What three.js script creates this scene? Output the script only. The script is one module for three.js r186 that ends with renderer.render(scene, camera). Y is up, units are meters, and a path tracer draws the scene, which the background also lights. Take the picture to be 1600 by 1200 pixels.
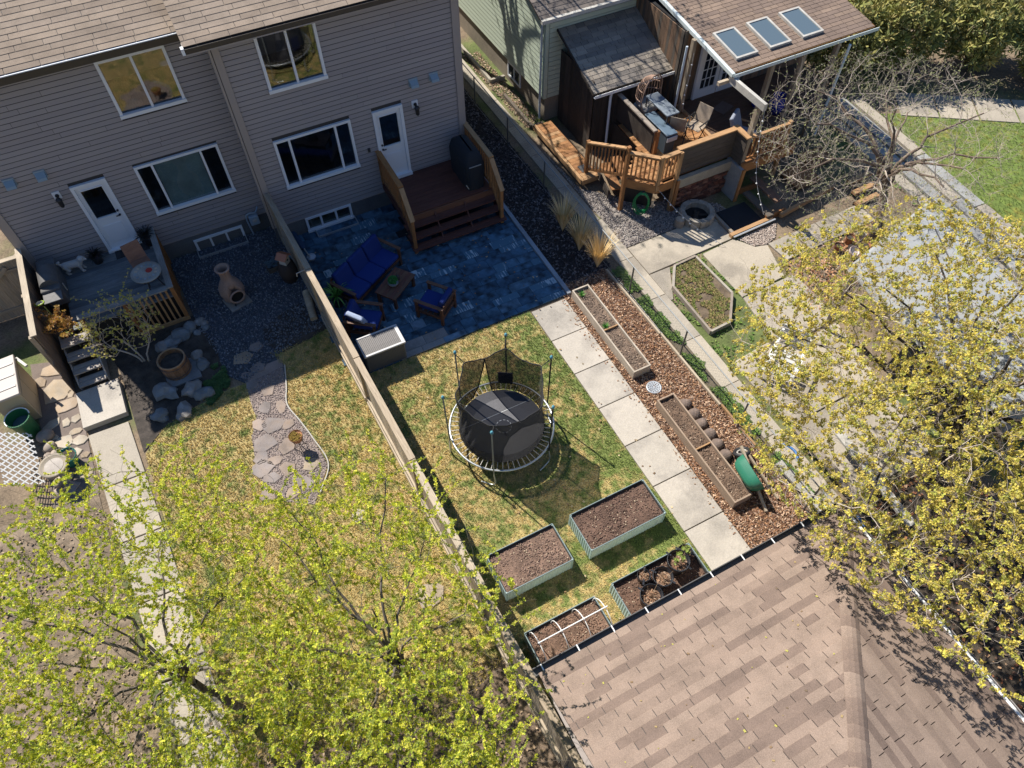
import * as THREE from 'three';
import { mergeGeometries, toCreasedNormals } from 'three/addons/utils/BufferGeometryUtils.js';
import { RoundedBoxGeometry } from 'three/addons/geometries/RoundedBoxGeometry.js';
import { MarchingCubes } from 'three/addons/objects/MarchingCubes.js';

// ---------- camera, sky, sun, exposure ----------
const scene = new THREE.Scene();
const camera = new THREE.PerspectiveCamera(55.79, 4 / 3, 0.1, 900);
camera.position.set(0, 14.5, 16.278);
{
  const p = THREE.MathUtils.degToRad(55.274), y = THREE.MathUtils.degToRad(27.188);
  camera.lookAt(Math.sin(y) * Math.cos(p), 14.5 - Math.sin(p), 16.278 - Math.cos(y) * Math.cos(p));
  camera.rotateZ(THREE.MathUtils.degToRad(-0.2386));
}
const SUN = new THREE.Vector3(-0.29, 1, -0.82).normalize();
{
  const W = 256, H = 128, d = new Float32Array(W * H * 4);
  for (let j = 0; j < H; j++) {
    const el = ((j + 0.5) / H - 0.5) * Math.PI, s = Math.max(0, Math.sin(el)), h = Math.pow(1 - s, 3);
    for (let i = 0; i < W; i++) {
      const k = (j * W + i) * 4;
      d[k] = 0.062 + 0.13 * h; d[k + 1] = 0.125 + 0.135 * h; d[k + 2] = 0.275 + 0.12 * h; d[k + 3] = 1;
      if (el < 0) { d[k] = 0.16; d[k + 1] = 0.17; d[k + 2] = 0.17; }
    }
  }
  const sky = new THREE.DataTexture(d, W, H, THREE.RGBAFormat, THREE.FloatType);
  sky.mapping = THREE.EquirectangularReflectionMapping; sky.magFilter = sky.minFilter = THREE.LinearFilter; sky.needsUpdate = true;
  scene.background = sky; scene.environment = sky; scene.backgroundIntensity = 1; scene.environmentIntensity = 1;
}
const sun = new THREE.DirectionalLight(new THREE.Color(1, 0.945, 0.86), 4.9);
sun.position.copy(SUN).multiplyScalar(60).add(new THREE.Vector3(6, 0, 6)); sun.target.position.set(6, 0, 6);
sun.castShadow = true; sun.shadow.mapSize.set(4096, 4096);
Object.assign(sun.shadow.camera, { left: -32, right: 32, top: 32, bottom: -32, near: 1, far: 140 });
scene.add(sun, sun.target);
const renderer = new THREE.WebGLRenderer({ antialias: true });
renderer.toneMapping = THREE.LinearToneMapping; renderer.toneMappingExposure = 1.58;
renderer.shadowMap.enabled = true;

// ---------- helpers ----------
let seed = 12345;
const rnd = () => { seed |= 0; seed = (seed + 0x6d2b79f5) | 0; let t = Math.imul(seed ^ (seed >>> 15), 1 | seed); t = (t + Math.imul(t ^ (t >>> 7), 61 | t)) ^ t; return ((t ^ (t >>> 14)) >>> 0) / 4294967296; };
const rr = (a, b) => a + (b - a) * rnd();
const pick = a => a[Math.floor(rnd() * a.length)];
const V = (x, y, z) => new THREE.Vector3(x, y, z);
const PI = Math.PI;
function hash(x, y, s) { let h = Math.imul(x, 374761393) + Math.imul(y, 668265263) + Math.imul(s, 974711); h = Math.imul(h ^ (h >>> 13), 1274126177); return ((h ^ (h >>> 16)) >>> 0) / 4294967296; }
function vn(x, y, p, s) { // periodic value noise, period p cells
  const xi = Math.floor(x), yi = Math.floor(y), fx = x - xi, fy = y - yi, u = fx * fx * (3 - 2 * fx), v = fy * fy * (3 - 2 * fy);
  const m = (a, n) => ((a % n) + n) % n, x0 = m(xi, p), x1 = m(xi + 1, p), y0 = m(yi, p), y1 = m(yi + 1, p);
  const a = hash(x0, y0, s), b = hash(x1, y0, s), c = hash(x0, y1, s), d = hash(x1, y1, s);
  return a + (b - a) * u + (c - a) * v + (a - b - c + d) * u * v;
}
function fbm(u, v, p, o, s) { let t = 0, a = 0.5, n = 0; for (let i = 0; i < o; i++) { t += a * vn(u * p, v * p, p, s + i); n += a; a *= 0.55; p *= 2; } return t / n; }
const s8 = c => Math.max(0, Math.min(255, Math.round(255 * (c <= 0.0031308 ? 12.92 * c : 1.055 * Math.pow(c, 1 / 2.4) - 0.055))));
function tex(w, h, mx, my, fn, srgb = true) { // fn(u,v) -> linear rgb
  const d = new Uint8Array(w * h * 4);
  for (let j = 0; j < h; j++) for (let i = 0; i < w; i++) {
    const c = fn((i + 0.5) / w, (j + 0.5) / h), k = (j * w + i) * 4;
    if (srgb) { d[k] = s8(c[0]); d[k + 1] = s8(c[1]); d[k + 2] = s8(c[2]); } else d[k] = d[k + 1] = d[k + 2] = Math.max(0, Math.min(255, c * 255));
    d[k + 3] = 255;
  }
  const t = new THREE.DataTexture(d, w, h); t.wrapS = t.wrapT = THREE.RepeatWrapping; t.magFilter = THREE.LinearFilter; t.minFilter = THREE.LinearMipmapLinearFilter; t.generateMipmaps = true;
  if (srgb) t.colorSpace = THREE.SRGBColorSpace; t.repeat.set(1 / mx, 1 / my); t.needsUpdate = true; return t;
}
const g3 = g => [g, g, g];
const T = {
  mottle: tex(512, 512, 3, 3, (u, v) => { const a = fbm(u, v, 4, 5, 1), b = vn(u * 256, v * 256, 256, 9); const g = 0.55 + 0.6 * (a - 0.5) + 0.22 * (b - 0.5) + 0.15; return [g * 1.0, g * (0.985 + 0.03 * (a - .5)), g * 0.965]; }),
  grit: tex(512, 512, 1.5, 1.5, (u, v) => { const a = fbm(u, v, 6, 4, 21), b = hash(Math.floor(u * 256), Math.floor(v * 256), 5); const g = 0.72 + 0.35 * (a - 0.5) + 0.34 * (b - 0.5); return g3(g); }),
  wood: tex(512, 256, 1.6, 0.5, (u, v) => { const a = fbm(u, v * 1, 4, 3, 31), b = vn(u * 8, v * 96, 1e6, 33) , c = vn(u * 24, v * 128, 1e6, 35); const g = 0.72 + 0.3 * (a - .5) + 0.3 * (b - .5) + 0.22 * (c - .5); return [g, g * (0.97 + 0.05 * (b - .5)), g * (0.93 + 0.12 * (b - .5))]; }),
  soil: tex(512, 512, 1.2, 1.2, (u, v) => { const a = fbm(u, v, 8, 5, 41), b = hash(Math.floor(u * 128), Math.floor(v * 128), 44); const g = 0.55 + 0.8 * (a - .5) + 0.3 * (b - .5); return b > 0.965 ? [0.95, 0.85, 0.7] : [g, g * 0.96, g * 0.9]; }),
  ground: tex(1024, 1024, 14, 14, (u, v) => { const a = fbm(u, v, 7, 6, 51), b = hash(Math.floor(u * 512), Math.floor(v * 512), 53), c = fbm(u, v, 40, 4, 55); const g = 0.6 + .5 * (c - .5) + 0.3 * (b - .5); const k = Math.max(0, Math.min(1, (a - .47) * 6)); return [g * (0.62 - .3 * k), g * (0.5 - .06 * k), g * (0.36 - .22 * k)]; }),
  stone: tex(512, 512, 1.3, 1.3, (u, v) => { const a = fbm(u, v, 3, 6, 61), b = vn(u * 200, v * 200, 200, 64), c = fbm(u, v, 9, 4, 66); const g = 0.68 + 0.7 * (a - .5) + 0.2 * (b - .5); return [g, g * (0.97 - 0.12 * (c - .5)), g * (0.93 - 0.3 * (c - .5))]; }),
  slab: tex(512, 512, 4.3, 4.3, (u, v) => { const a = fbm(u, v, 3, 5, 91), b = vn(u * 256, v * 256, 256, 94), c = fbm(u, v, 9, 5, 95); const st = Math.max(0, Math.min(1, (a - .56) * 7)) * .2 + Math.max(0, Math.min(1, (c - .6) * 9)) * .12; const g = .78 + .2 * (c - .5) + .16 * (b - .5) - st; return [g, g * .985, g * (.96 + .05 * st)]; }),
  dark: tex(256, 256, 0.9, 0.9, (u, v) => { const a = fbm(u, v, 5, 5, 71); const g = 0.5 + 1.3 * (a - .5); return g3(Math.max(.12, g)); }),
};
const Bm = {
  fine: tex(512, 512, 0.8, 0.8, (u, v) => 0.5 * fbm(u, v, 32, 4, 81) + 0.5 * fbm(u, v, 8, 3, 83), false),
};
function M(r, g, b, map, rough = 0.85, extra = {}) { const m = new THREE.MeshStandardMaterial({ color: new THREE.Color().setRGB(r, g, b), roughness: rough, ...extra }); if (map) m.map = map; return m; }
const used = new Map();
function numbered(n) { const k = used.get(n) || 0; used.set(n, k + 1); return k ? n + '_' + String(k).padStart(3, '0') : n; }
function shade(o) { o.castShadow = o.receiveShadow = true; return o; }
function thing(name, label, category, x = 0, y = 0, z = 0, ry = 0, group) { const o = new THREE.Group(); o.name = numbered(name); o.position.set(x, y, z); o.rotation.y = ry; o.userData = { label, category }; if (group) o.userData.group = group; scene.add(o); return o; }
function tag(o, label, category, group) { o.userData.label = label; o.userData.category = category; if (group) o.userData.group = group; return o; }
function part(name, geo, mat, parent, x = 0, y = 0, z = 0, rx = 0, ry = 0, rz = 0) { const m = shade(new THREE.Mesh(geo, mat)); m.name = name; m.position.set(x, y, z); m.rotation.set(rx, ry, rz); parent.add(m); return m; }
function struct(name, geo, mat, y = 0) { const m = shade(new THREE.Mesh(geo, mat)); m.name = numbered(name); m.position.y = y; m.userData.kind = 'structure'; scene.add(m); return m; }
function structGroup(name, label) { const o = new THREE.Group(); o.name = numbered(name); o.userData.kind = 'structure'; if (label) o.userData.label = label; scene.add(o); return o; }
function sub(name, parent, x = 0, y = 0, z = 0, ry = 0) { const o = new THREE.Group(); o.name = name; o.position.set(x, y, z); o.rotation.y = ry; parent.add(o); return o; }
const cache = new Map();
function B(w, h, d) { // box with uv in metres, grain along the longest side
  const key = [w, h, d].map(v => v.toFixed(3)).join();
  if (cache.has(key)) return cache.get(key);
  const g = new THREE.BoxGeometry(w, h, d), p = g.attributes.position, n = g.attributes.normal, uv = g.attributes.uv, dims = [w, h, d];
  for (let i = 0; i < p.count; i++) {
    const ax = [0, 1, 2].filter(a => Math.abs([n.getX(i), n.getY(i), n.getZ(i)][a]) < 0.5).sort((a, b) => dims[b] - dims[a]), c = [p.getX(i), p.getY(i), p.getZ(i)];
    uv.setXY(i, c[ax[0]], c[ax[1]]);
  }
  cache.set(key, g); return g;
}
function RB(w, h, d, r = 0.02, s = 2) { return new RoundedBoxGeometry(w, h, d, s, r); }
function jit(g) { const c = g.clone(), uv = c.attributes.uv, a = rnd() * 5, b = rnd() * 5; for (let i = 0; i < uv.count; i++) uv.setXY(i, uv.getX(i) + a, uv.getY(i) + b); return c; }
function at(g, x, y, z, rx = 0, ry = 0, rz = 0, s = 1) { const c = g.clone(); c.applyMatrix4(new THREE.Matrix4().compose(V(x, y, z), new THREE.Quaternion().setFromEuler(new THREE.Euler(rx, ry, rz)), typeof s === 'number' ? V(s, s, s) : s)); return c; }
function merge(a) { const b = a.map(g => { const c = g.index ? g.toNonIndexed() : g.clone(); for (const k of Object.keys(c.attributes)) if (!['position', 'normal', 'uv'].includes(k)) c.deleteAttribute(k); if (!c.attributes.uv) c.setAttribute('uv', new THREE.BufferAttribute(new Float32Array(c.attributes.position.count * 2), 2)); return c; }); return mergeGeometries(b); }
function tube(pts, r, seg = 24, rs = 6, curved = true) { const c = curved ? new THREE.CatmullRomCurve3(pts) : (() => { const k = new THREE.CurvePath(); for (let i = 0; i + 1 < pts.length; i++) k.add(new THREE.LineCurve3(pts[i], pts[i + 1])); return k; })(); return new THREE.TubeGeometry(c, seg, r, rs, false); }
function rod(a, b, r, r2 = r, rs = 6) { const d = b.clone().sub(a), g = new THREE.CylinderGeometry(r2, r, d.length(), rs); g.applyQuaternion(new THREE.Quaternion().setFromUnitVectors(V(0, 1, 0), d.clone().normalize())); const m = a.clone().add(b).multiplyScalar(.5); g.translate(m.x, m.y, m.z); return g; }
function bar(a, b, w, h) { const d = b.clone().sub(a), L = d.length(), g = B(w, h, L).clone(); const m = new THREE.Matrix4().lookAt(b, a, V(0, 1, 0)); m.setPosition(a.clone().add(b).multiplyScalar(.5)); g.applyMatrix4(m); return g; }
function lathe(pts, seg = 24) { return new THREE.LatheGeometry(pts.map(p => new THREE.Vector2(p[0], p[1])), seg); }
function poly(pts, y = 0) { const s = new THREE.Shape(pts.map(p => new THREE.Vector2(p[0], -p[1]))), g = new THREE.ShapeGeometry(s); g.rotateX(-PI / 2); g.translate(0, y, 0); return g; }
function slabPoly(pts, h, bev = 0.006) { const s = new THREE.Shape(pts.map(p => new THREE.Vector2(p[0], -p[1]))), g = new THREE.ExtrudeGeometry(s, { depth: h - bev, bevelEnabled: true, bevelThickness: bev, bevelSize: bev, bevelOffset: -bev, bevelSegments: 1 }); g.rotateX(-PI / 2); return g; }
function prism(q, n, t) { // q: 4 points (u0v0,u1v0,u1v1,u0v1) bottom face, n normal, t thickness; uv in metres
  const top = q.map(p => p.clone().addScaledVector(n, t)), P = [], U = [], u = q[1].clone().sub(q[0]).normalize(), w = n.clone().cross(u);
  const quad = (a, b, c, d) => { for (const p of [a, b, c, a, c, d]) { P.push(p.x, p.y, p.z); U.push(p.dot(u), p.dot(w) + p.dot(n)); } };
  quad(top[0], top[1], top[2], top[3]); quad(q[3], q[2], q[1], q[0]);
  for (let i = 0; i < 4; i++) { const j = (i + 1) % 4; quad(q[i], q[j], top[j], top[i]); }
  const g = new THREE.BufferGeometry(); g.setAttribute('position', new THREE.Float32BufferAttribute(P, 3)); g.setAttribute('uv', new THREE.Float32BufferAttribute(U, 2)); g.computeVertexNormals(); return g;
}
function scatter(name, geo, mat, mats, parent, cols) { // mats: array of Matrix4, cols optional
  const im = shade(new THREE.InstancedMesh(geo, mat, mats.length)); im.name = name;
  mats.forEach((m, i) => im.setMatrixAt(i, m));
  if (cols) cols.forEach((c, i) => im.setColorAt(i, c));
  im.userData.kind = 'stuff'; parent.add(im); return im;
}
const TRS = (x, y, z, rx, ry, rz, sx, sy = sx, sz = sx) => new THREE.Matrix4().compose(V(x, y, z), new THREE.Quaternion().setFromEuler(new THREE.Euler(rx, ry, rz)), V(sx, sy, sz));
const C = (r, g, b) => new THREE.Color().setRGB(r, g, b);
function inPoly(x, z, p) { let c = false; for (let i = 0, j = p.length - 1; i < p.length; j = i++) if ((p[i][1] > z) !== (p[j][1] > z) && x < ((p[j][0] - p[i][0]) * (z - p[i][1])) / (p[j][1] - p[i][1]) + p[i][0]) c = !c; return c; }
const rect = (x0, x1, z0, z1) => [[x0, z0], [x1, z0], [x1, z1], [x0, z1]];
// ---------- the ground and what lies flat on it ----------
const fenceX = z => 1.12 + 0.033 * z;
const mat = {
  ground: M(0.5, 0.46, 0.42, T.ground, 0.95),
  soilDark: M(0.10, 0.085, 0.075, T.soil, 0.95), soil: M(0.20, 0.145, 0.105, T.soil, 0.95),
  gravelBase: M(0.09, 0.1, 0.12, T.grit, 0.95), gravelWarm: M(0.42, 0.36, 0.32, T.grit, 0.95),
  concrete: M(0.57, 0.52, 0.45, T.slab, 0.8, { bumpMap: Bm.fine, bumpScale: 0.004 }), concreteB: M(0.54, 0.495, 0.43, T.slab, 0.8, { bumpMap: Bm.fine, bumpScale: 0.004 }),
  oldConcrete: M(0.47, 0.42, 0.345, T.slab, 0.85, { bumpMap: Bm.fine, bumpScale: 0.006 }), oldConcreteB: M(0.52, 0.46, 0.37, T.slab, 0.85, { bumpMap: Bm.fine, bumpScale: 0.006 }),
  greyConcrete: M(0.42, 0.43, 0.42, T.mottle, 0.85),
  cedar: M(0.44, 0.21, 0.075, T.wood, 0.7), cedarB: M(0.36, 0.165, 0.058, T.wood, 0.7), cedarLight: M(0.52, 0.31, 0.15, T.wood, 0.75),
  grey: M(0.36, 0.31, 0.26, T.wood, 0.85), greyB: M(0.28, 0.24, 0.2, T.wood, 0.85),
  fenceA: M(0.52, 0.425, 0.31, T.wood, 0.8), fenceB: M(0.44, 0.36, 0.265, T.wood, 0.8), fenceC: M(0.57, 0.485, 0.37, T.wood, 0.8), fenceD: M(0.43, 0.37, 0.29, T.wood, 0.8),
  weathered: M(0.15, 0.125, 0.10, T.wood, 0.9), weatheredB: M(0.11, 0.09, 0.075, T.wood, 0.9), blackWood: M(0.06, 0.047, 0.038, T.wood, 0.9),
  brown: M(0.15, 0.056, 0.04, T.wood, 0.7), brownB: M(0.13, 0.047, 0.034, T.wood, 0.7),
  white: M(0.78, 0.78, 0.76, null, 0.45), offwhite: M(0.7, 0.68, 0.62, T.mottle, 0.6), black: M(0.02, 0.02, 0.022, null, 0.5), steel: M(0.55, 0.57, 0.58, null, 0.35, { metalness: 0.8 }),
  galv: M(0.5, 0.52, 0.53, null, 0.45, { metalness: 0.6 }), darkMetal: M(0.045, 0.045, 0.05, null, 0.4),
};
struct('ground', poly(rect(-200, 220, -200, 220)), mat.ground, -0.012);

// grass colours by place: straw with green patches
function grassAt(x, z) {
  const a = fbm(x / 16 + 3, z / 16 + 3, 16, 4, 101), b = fbm(x / 16 + 3, z / 16 + 3, 128, 3, 111);
  let k = (a - 0.5) * 1.7 + (b - 0.5) * 2.6 + 0.25;
  if (x > 1.2 && x < 6.2 && z > 4) k += 0.75 * Math.max(0, (x - 4.1) / 2) + 0.25 * Math.max(0, (z - 9) / 4);
  if (x < 1.2) k -= 0.04; if (x > 15) k += 0.9;
  k = Math.max(0, Math.min(1, k));
  if (x > 15) return [.15 + .12 * (1 - k), .21 + .03 * (1 - k), .04];
  return [0.50 - 0.31 * k, 0.385 - 0.15 * k, 0.16 - 0.10 * k];
}
function lawn(name, pts, y, texN, blades, seedV) {
  const xs = pts.map(p => p[0]), zs = pts.map(p => p[1]), x0 = Math.min(...xs), x1 = Math.max(...xs), z0 = Math.min(...zs), z1 = Math.max(...zs);
  const g = poly(pts), t = tex(texN, texN, x1 - x0, z1 - z0, (u, v) => { const c = grassAt(x0 + u * (x1 - x0), z1 - v * (z1 - z0)), n = 0.45 + 0.6 * hash(Math.floor(u * texN), Math.floor(v * texN), seedV); return c.map(k => k * n); });
  const uv = g.attributes.uv; for (let i = 0; i < uv.count; i++) uv.setXY(i, g.attributes.position.getX(i) - x0, z1 - g.attributes.position.getZ(i));
  const m = struct(name, g, M(1, 1, 1, t, 0.95), y);
  // short blades standing on it
  const bl = []; for (let k = 0; k < 4; k++) { const a = k * 1.7 + 0.3, w = 0.007, l = 0.6 + 0.2 * (k % 3); const dx = Math.cos(a), dz = Math.sin(a); const q = new THREE.BufferGeometry(); q.setAttribute('position', new THREE.Float32BufferAttribute([-dz * w, 0, dx * w, dz * w, 0, -dx * w, dx * 0.022 * l, 0.032 * l, dz * 0.022 * l], 3)); q.setAttribute('uv', new THREE.Float32BufferAttribute([0, 0, 1, 0, 0, 1], 2)); q.computeVertexNormals(); bl.push(q); }
  const geo = mergeGeometries(bl), ms = [], cs = [];
  while (ms.length < blades) { let x = rr(x0, x1), z = rr(z0, z1); if (!inPoly(x, z, pts)) continue; x += rr(-.04, .04); z += rr(-.04, .04); const c = grassAt(x, z), n = rr(0.75, 1.5); ms.push(TRS(x, y, z, 0, rr(0, 6.3), 0, rr(0.7, 1.5))); cs.push(C(c[0] * n, c[1] * n, c[2] * n)); }
  const gm = M(1, 1, 1, null, 0.9); gm.side = THREE.DoubleSide;
  scatter(numbered('grass'), geo, gm, ms, scene, cs); scene.children.at(-1).userData.label = seedV === 1 ? 'straw and green lawn grass around the trampoline' : seedV === 2 ? 'patchy lawn grass left of the board fence' : 'bright green lawn grass at the right edge';
  return m;
}
const lawnR = [[1.27, 5.45], [6.06, 5.5], [6.08, 14.2], [1.62, 14.2]];
const lawnL = [[-0.35, 3.7], [0.6, 3.75], [1.22, 3.6], [1.55, 13], [-0.2, 13.5], [-3.6, 12.5], [-3.72, 5.2], [-3.2, 4.7], [-2.4, 4.45], [-1.5, 4.3], [-1.15, 4.35], [-1.2, 4.9], [-1.2, 5.4], [-1.45, 5.9], [-1.55, 6.6], [-1.6, 7.6], [-0.7, 8.2], [-0.1, 7.4], [-0.18, 6.6], [-0.32, 6.0], [-0.45, 5.4], [-0.3, 4.9], [-0.15, 4.3]];
lawn('lawn', lawnR, 0.004, 640, 46000, 1);
lawn('lawn', lawnL, 0.004, 640, 52000, 2);
lawn('lawn', [[19.9, 3.2], [26, 6], [34, 14], [26, 22], [19.4, 12]], 0.004, 256, 30000, 3);

// chips, gravel, leaves: small loose pieces by the thousand
function loose(name, label, polyPts, n, geo, cols, size, y, flat = 0.25) {
  const xs = polyPts.map(p => p[0]), zs = polyPts.map(p => p[1]), x0 = Math.min(...xs), x1 = Math.max(...xs), z0 = Math.min(...zs), z1 = Math.max(...zs), ms = [], cs = [];
  while (ms.length < n) { const x = rr(x0, x1), z = rr(z0, z1); if (!inPoly(x, z, polyPts)) continue; const s = rr(size[0], size[1]); ms.push(TRS(x, y + rr(0, s * 0.35), z, rr(-flat, flat), rr(0, 6.3), rr(-flat, flat), s)); const c = pick(cols), k = rr(0.7, 1.25); cs.push(C(c[0] * k, c[1] * k, c[2] * k)); }
  const im = scatter(numbered(name), geo, M(1, 1, 1, null, 0.9), ms, scene, cs); im.userData.label = label; return im;
}
const chipGeo = new THREE.BoxGeometry(1, 0.22, 0.42), pebGeo = new THREE.IcosahedronGeometry(0.5, 0);
const leafLitter = new THREE.BoxGeometry(1, 0.08, 0.7);
// mulch strip right of the path
const mulchA = [[7.1, 5.1], [8.62, 5.1], [8.66, 10], [8.86, 14.2], [7.1, 14.2]];
struct('mulch_bed', poly(mulchA), M(0.26, 0.15, 0.085, T.soil, 0.95), 0.004);
loose('wood_chips', 'tan and brown wood chips around the long planters', mulchA, 24000, chipGeo, [[0.34, 0.18, 0.09], [0.25, 0.125, 0.065], [0.55, 0.38, 0.25], [0.17, 0.085, 0.05], [0.36, 0.25, 0.18], [0.09, 0.05, 0.035], [0.2, 0.105, 0.06]], [0.02, 0.06], 0.012, 0.6);
const mulchB = [[7.34, -6], [8.75, -6], [8.8, 5.1], [7.34, 5.45]];
struct('mulch_bed', poly(mulchB), M(0.055, 0.045, 0.045, T.soil, 0.95), 0.004);
loose('dark_mulch', 'dark mulch between the patio and the wire fence', mulchB, 7000, chipGeo, [[0.05, 0.04, 0.04], [0.03, 0.025, 0.025], [0.09, 0.075, 0.075], [0.2, 0.18, 0.18]], [0.03, 0.08], 0.012, 0.6);
loose('stray_chips', 'wood chips strayed onto the edge of the concrete path', [[6.85, 5.6], [7.1, 5.6], [7.1, 13.9], [6.95, 13.9]], 160, chipGeo, [[0.34, 0.18, 0.09], [0.25, 0.125, 0.065], [0.4, 0.28, 0.18]], [0.02, 0.05], 0.044, 0.2);
loose('fallen_leaves', 'few dry leaves blown over lawn and paver patio', [[1.5, .3], [7.1, 2.4], [7, 5.4], [6, 13.8], [1.7, 13.8]], 260, leafLitter, [[0.3, 0.2, 0.1], [0.2, 0.12, 0.06], [0.42, 0.33, 0.2]], [0.025, 0.055], 0.045, 0.4);
// weedy strip under the wire fence
const strip = [[8.7, 5.3], [9.02, 5.3], [9.12, 14], [8.88, 14]];
struct('verge', poly(strip), M(0.20, 0.17, 0.12, T.soil, 0.95), 0.003);
const weedGeo = (() => { const a = []; for (let k = 0; k < 7; k++) { const t = k * 0.9, l = 0.6 + 0.4 * ((k * 3) % 5) / 5; const q = new THREE.BufferGeometry(); const dx = Math.cos(t), dz = Math.sin(t), w = 0.18; q.setAttribute('position', new THREE.Float32BufferAttribute([0, 0, 0, dx * 0.5 * l - dz * w, 0.5 * l, dz * 0.5 * l + dx * w, dx * l, 0.55 * l, dz * l, 0, 0, 0, dx * l, 0.55 * l, dz * l, dx * 0.5 * l + dz * w, 0.5 * l, dz * 0.5 * l - dx * w], 3)); q.setAttribute('uv', new THREE.Float32BufferAttribute(new Float32Array(12), 2)); q.computeVertexNormals(); a.push(q); } return mergeGeometries(a); })();
const leafMat = M(1, 1, 1, null, 0.7); leafMat.side = THREE.DoubleSide;
function weeds(label, pts, n, cols, size, y = 0.005) {
  const xs = pts.map(p => p[0]), zs = pts.map(p => p[1]), ms = [], cs = [];
  while (ms.length < n) { const x = rr(Math.min(...xs), Math.max(...xs)), z = rr(Math.min(...zs), Math.max(...zs)); if (!inPoly(x, z, pts) || fbm(x / 16, z / 16 + 9, 48, 2, 7) < 0.45) continue; ms.push(TRS(x, y, z, 0, rr(0, 6), 0, rr(size[0], size[1]))); const c = pick(cols), k = rr(.7, 1.3); cs.push(C(c[0] * k, c[1] * k, c[2] * k)); }
  const o = scatter(numbered('weeds'), weedGeo, leafMat, ms, scene, cs); o.userData.label = label; return o;
}
const greens = [[0.10, 0.2, 0.035], [0.16, 0.26, 0.04], [0.2, 0.27, 0.07], [0.08, 0.15, 0.03]];
weeds('green weeds along the foot of the wire fence', strip, 1500, greens, [0.04, 0.12]);
weeds('weeds growing round the hexagonal planter', [[9.6, 5.9], [11.3, 5.8], [11.4, 8.2], [10.5, 9.1], [9.5, 9.3]], 700, greens, [0.025, 0.065]);

// timber edging of the mulch strip
{
  const e = structGroup('garden_edging', 'row of thin pale timbers edging the mulch strip');
  const ends = [5.2, 7.75, 10.2, 12.0, 13.9]; ends.slice(0, -1).forEach((z, i) => part('timber', jit(B(0.05, 0.1, ends[i + 1] - z - 0.02)), pick([mat.fenceC, mat.cedarLight]), e, 8.6 + i * 0.055, 0.05, (z + ends[i + 1]) / 2, 0, 0.012, 0));
  part('patio_curb', jit(B(0.11, 0.1, 5.3)), M(0.40, 0.46, 0.54, T.mottle, .8), e, 7.262, 0.045, 2.84);
}
// concrete garden path, one slab after another
{
  const p = structGroup('garden_path', 'straight pale concrete path of square slabs');
  const zs = [5.56, 6.66, 7.81, 8.945, 10.1, 11.25, 12.44, 13.65, 14.6];
  for (let i = 0; i < 8; i++) part('slab', jit(RB(1.0, 0.06, zs[i + 1] - zs[i] - 0.022, 0.008)), i % 2 ? mat.concrete : mat.concreteB, p, 6.58, 0.012, (zs[i] + zs[i + 1]) / 2);
  p.children.forEach(m => { const g = m.geometry, uv = g.attributes.uv, P = g.attributes.position; const a = rnd() * 3; for (let i = 0; i < uv.count; i++) uv.setXY(i, P.getX(i) + a, P.getZ(i) + a * 2); });
}
// slate-blue paver patio
{
  const p = structGroup('patio', 'slate blue paver patio in the shade behind the house');
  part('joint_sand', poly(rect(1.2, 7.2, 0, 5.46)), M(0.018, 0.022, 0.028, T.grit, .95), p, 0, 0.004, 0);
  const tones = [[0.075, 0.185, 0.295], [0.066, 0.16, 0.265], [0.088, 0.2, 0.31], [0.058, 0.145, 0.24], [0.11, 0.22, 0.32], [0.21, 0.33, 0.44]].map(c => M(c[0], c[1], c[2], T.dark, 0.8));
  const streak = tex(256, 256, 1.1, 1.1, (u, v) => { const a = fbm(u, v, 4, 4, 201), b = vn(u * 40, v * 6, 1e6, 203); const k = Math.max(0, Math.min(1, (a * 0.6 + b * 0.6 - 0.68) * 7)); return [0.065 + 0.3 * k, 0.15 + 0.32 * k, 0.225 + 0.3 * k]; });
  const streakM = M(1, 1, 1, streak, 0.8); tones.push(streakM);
  const sunlitTones = [M(0.44, 0.42, 0.4, T.mottle, .85), M(0.41, 0.39, 0.375, T.mottle, .85)];  // paler pavers for the sun strip, sunlight put into their colour
  let z = 0.02, row = 0, n = 0;
  while (z < 5.44) {
    const d = [0.3, 0.3, 0.225][row % 3], dd = Math.min(d, 5.455 - z); let x = fenceX(z) + 0.1 - (row % 3) * 0.11;
    while (x < 7.19) {
      let w = pick([0.36, 0.45, 0.6, 0.75]); if (x + w > 7.05) w = 7.195 - x;
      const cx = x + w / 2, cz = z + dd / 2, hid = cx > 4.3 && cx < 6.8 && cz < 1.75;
      if (!hid) { const lit = cz > 5.0 && cx > 2.5 && cx < 3.95; const m = rnd(); part('paver', jit(B(w - 0.008, 0.05, dd - 0.008)), lit ? pick(sunlitTones) : m < 0.045 ? tones[5] : m < 0.2 ? tones[6] : tones[Math.floor(rnd() * 5)], p, cx, 0.012 + rr(-0.002, 0.002), cz); n++; }
      x += w;
    }
    z += d; row++;
  }
  console.log('pavers', n);
}
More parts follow.
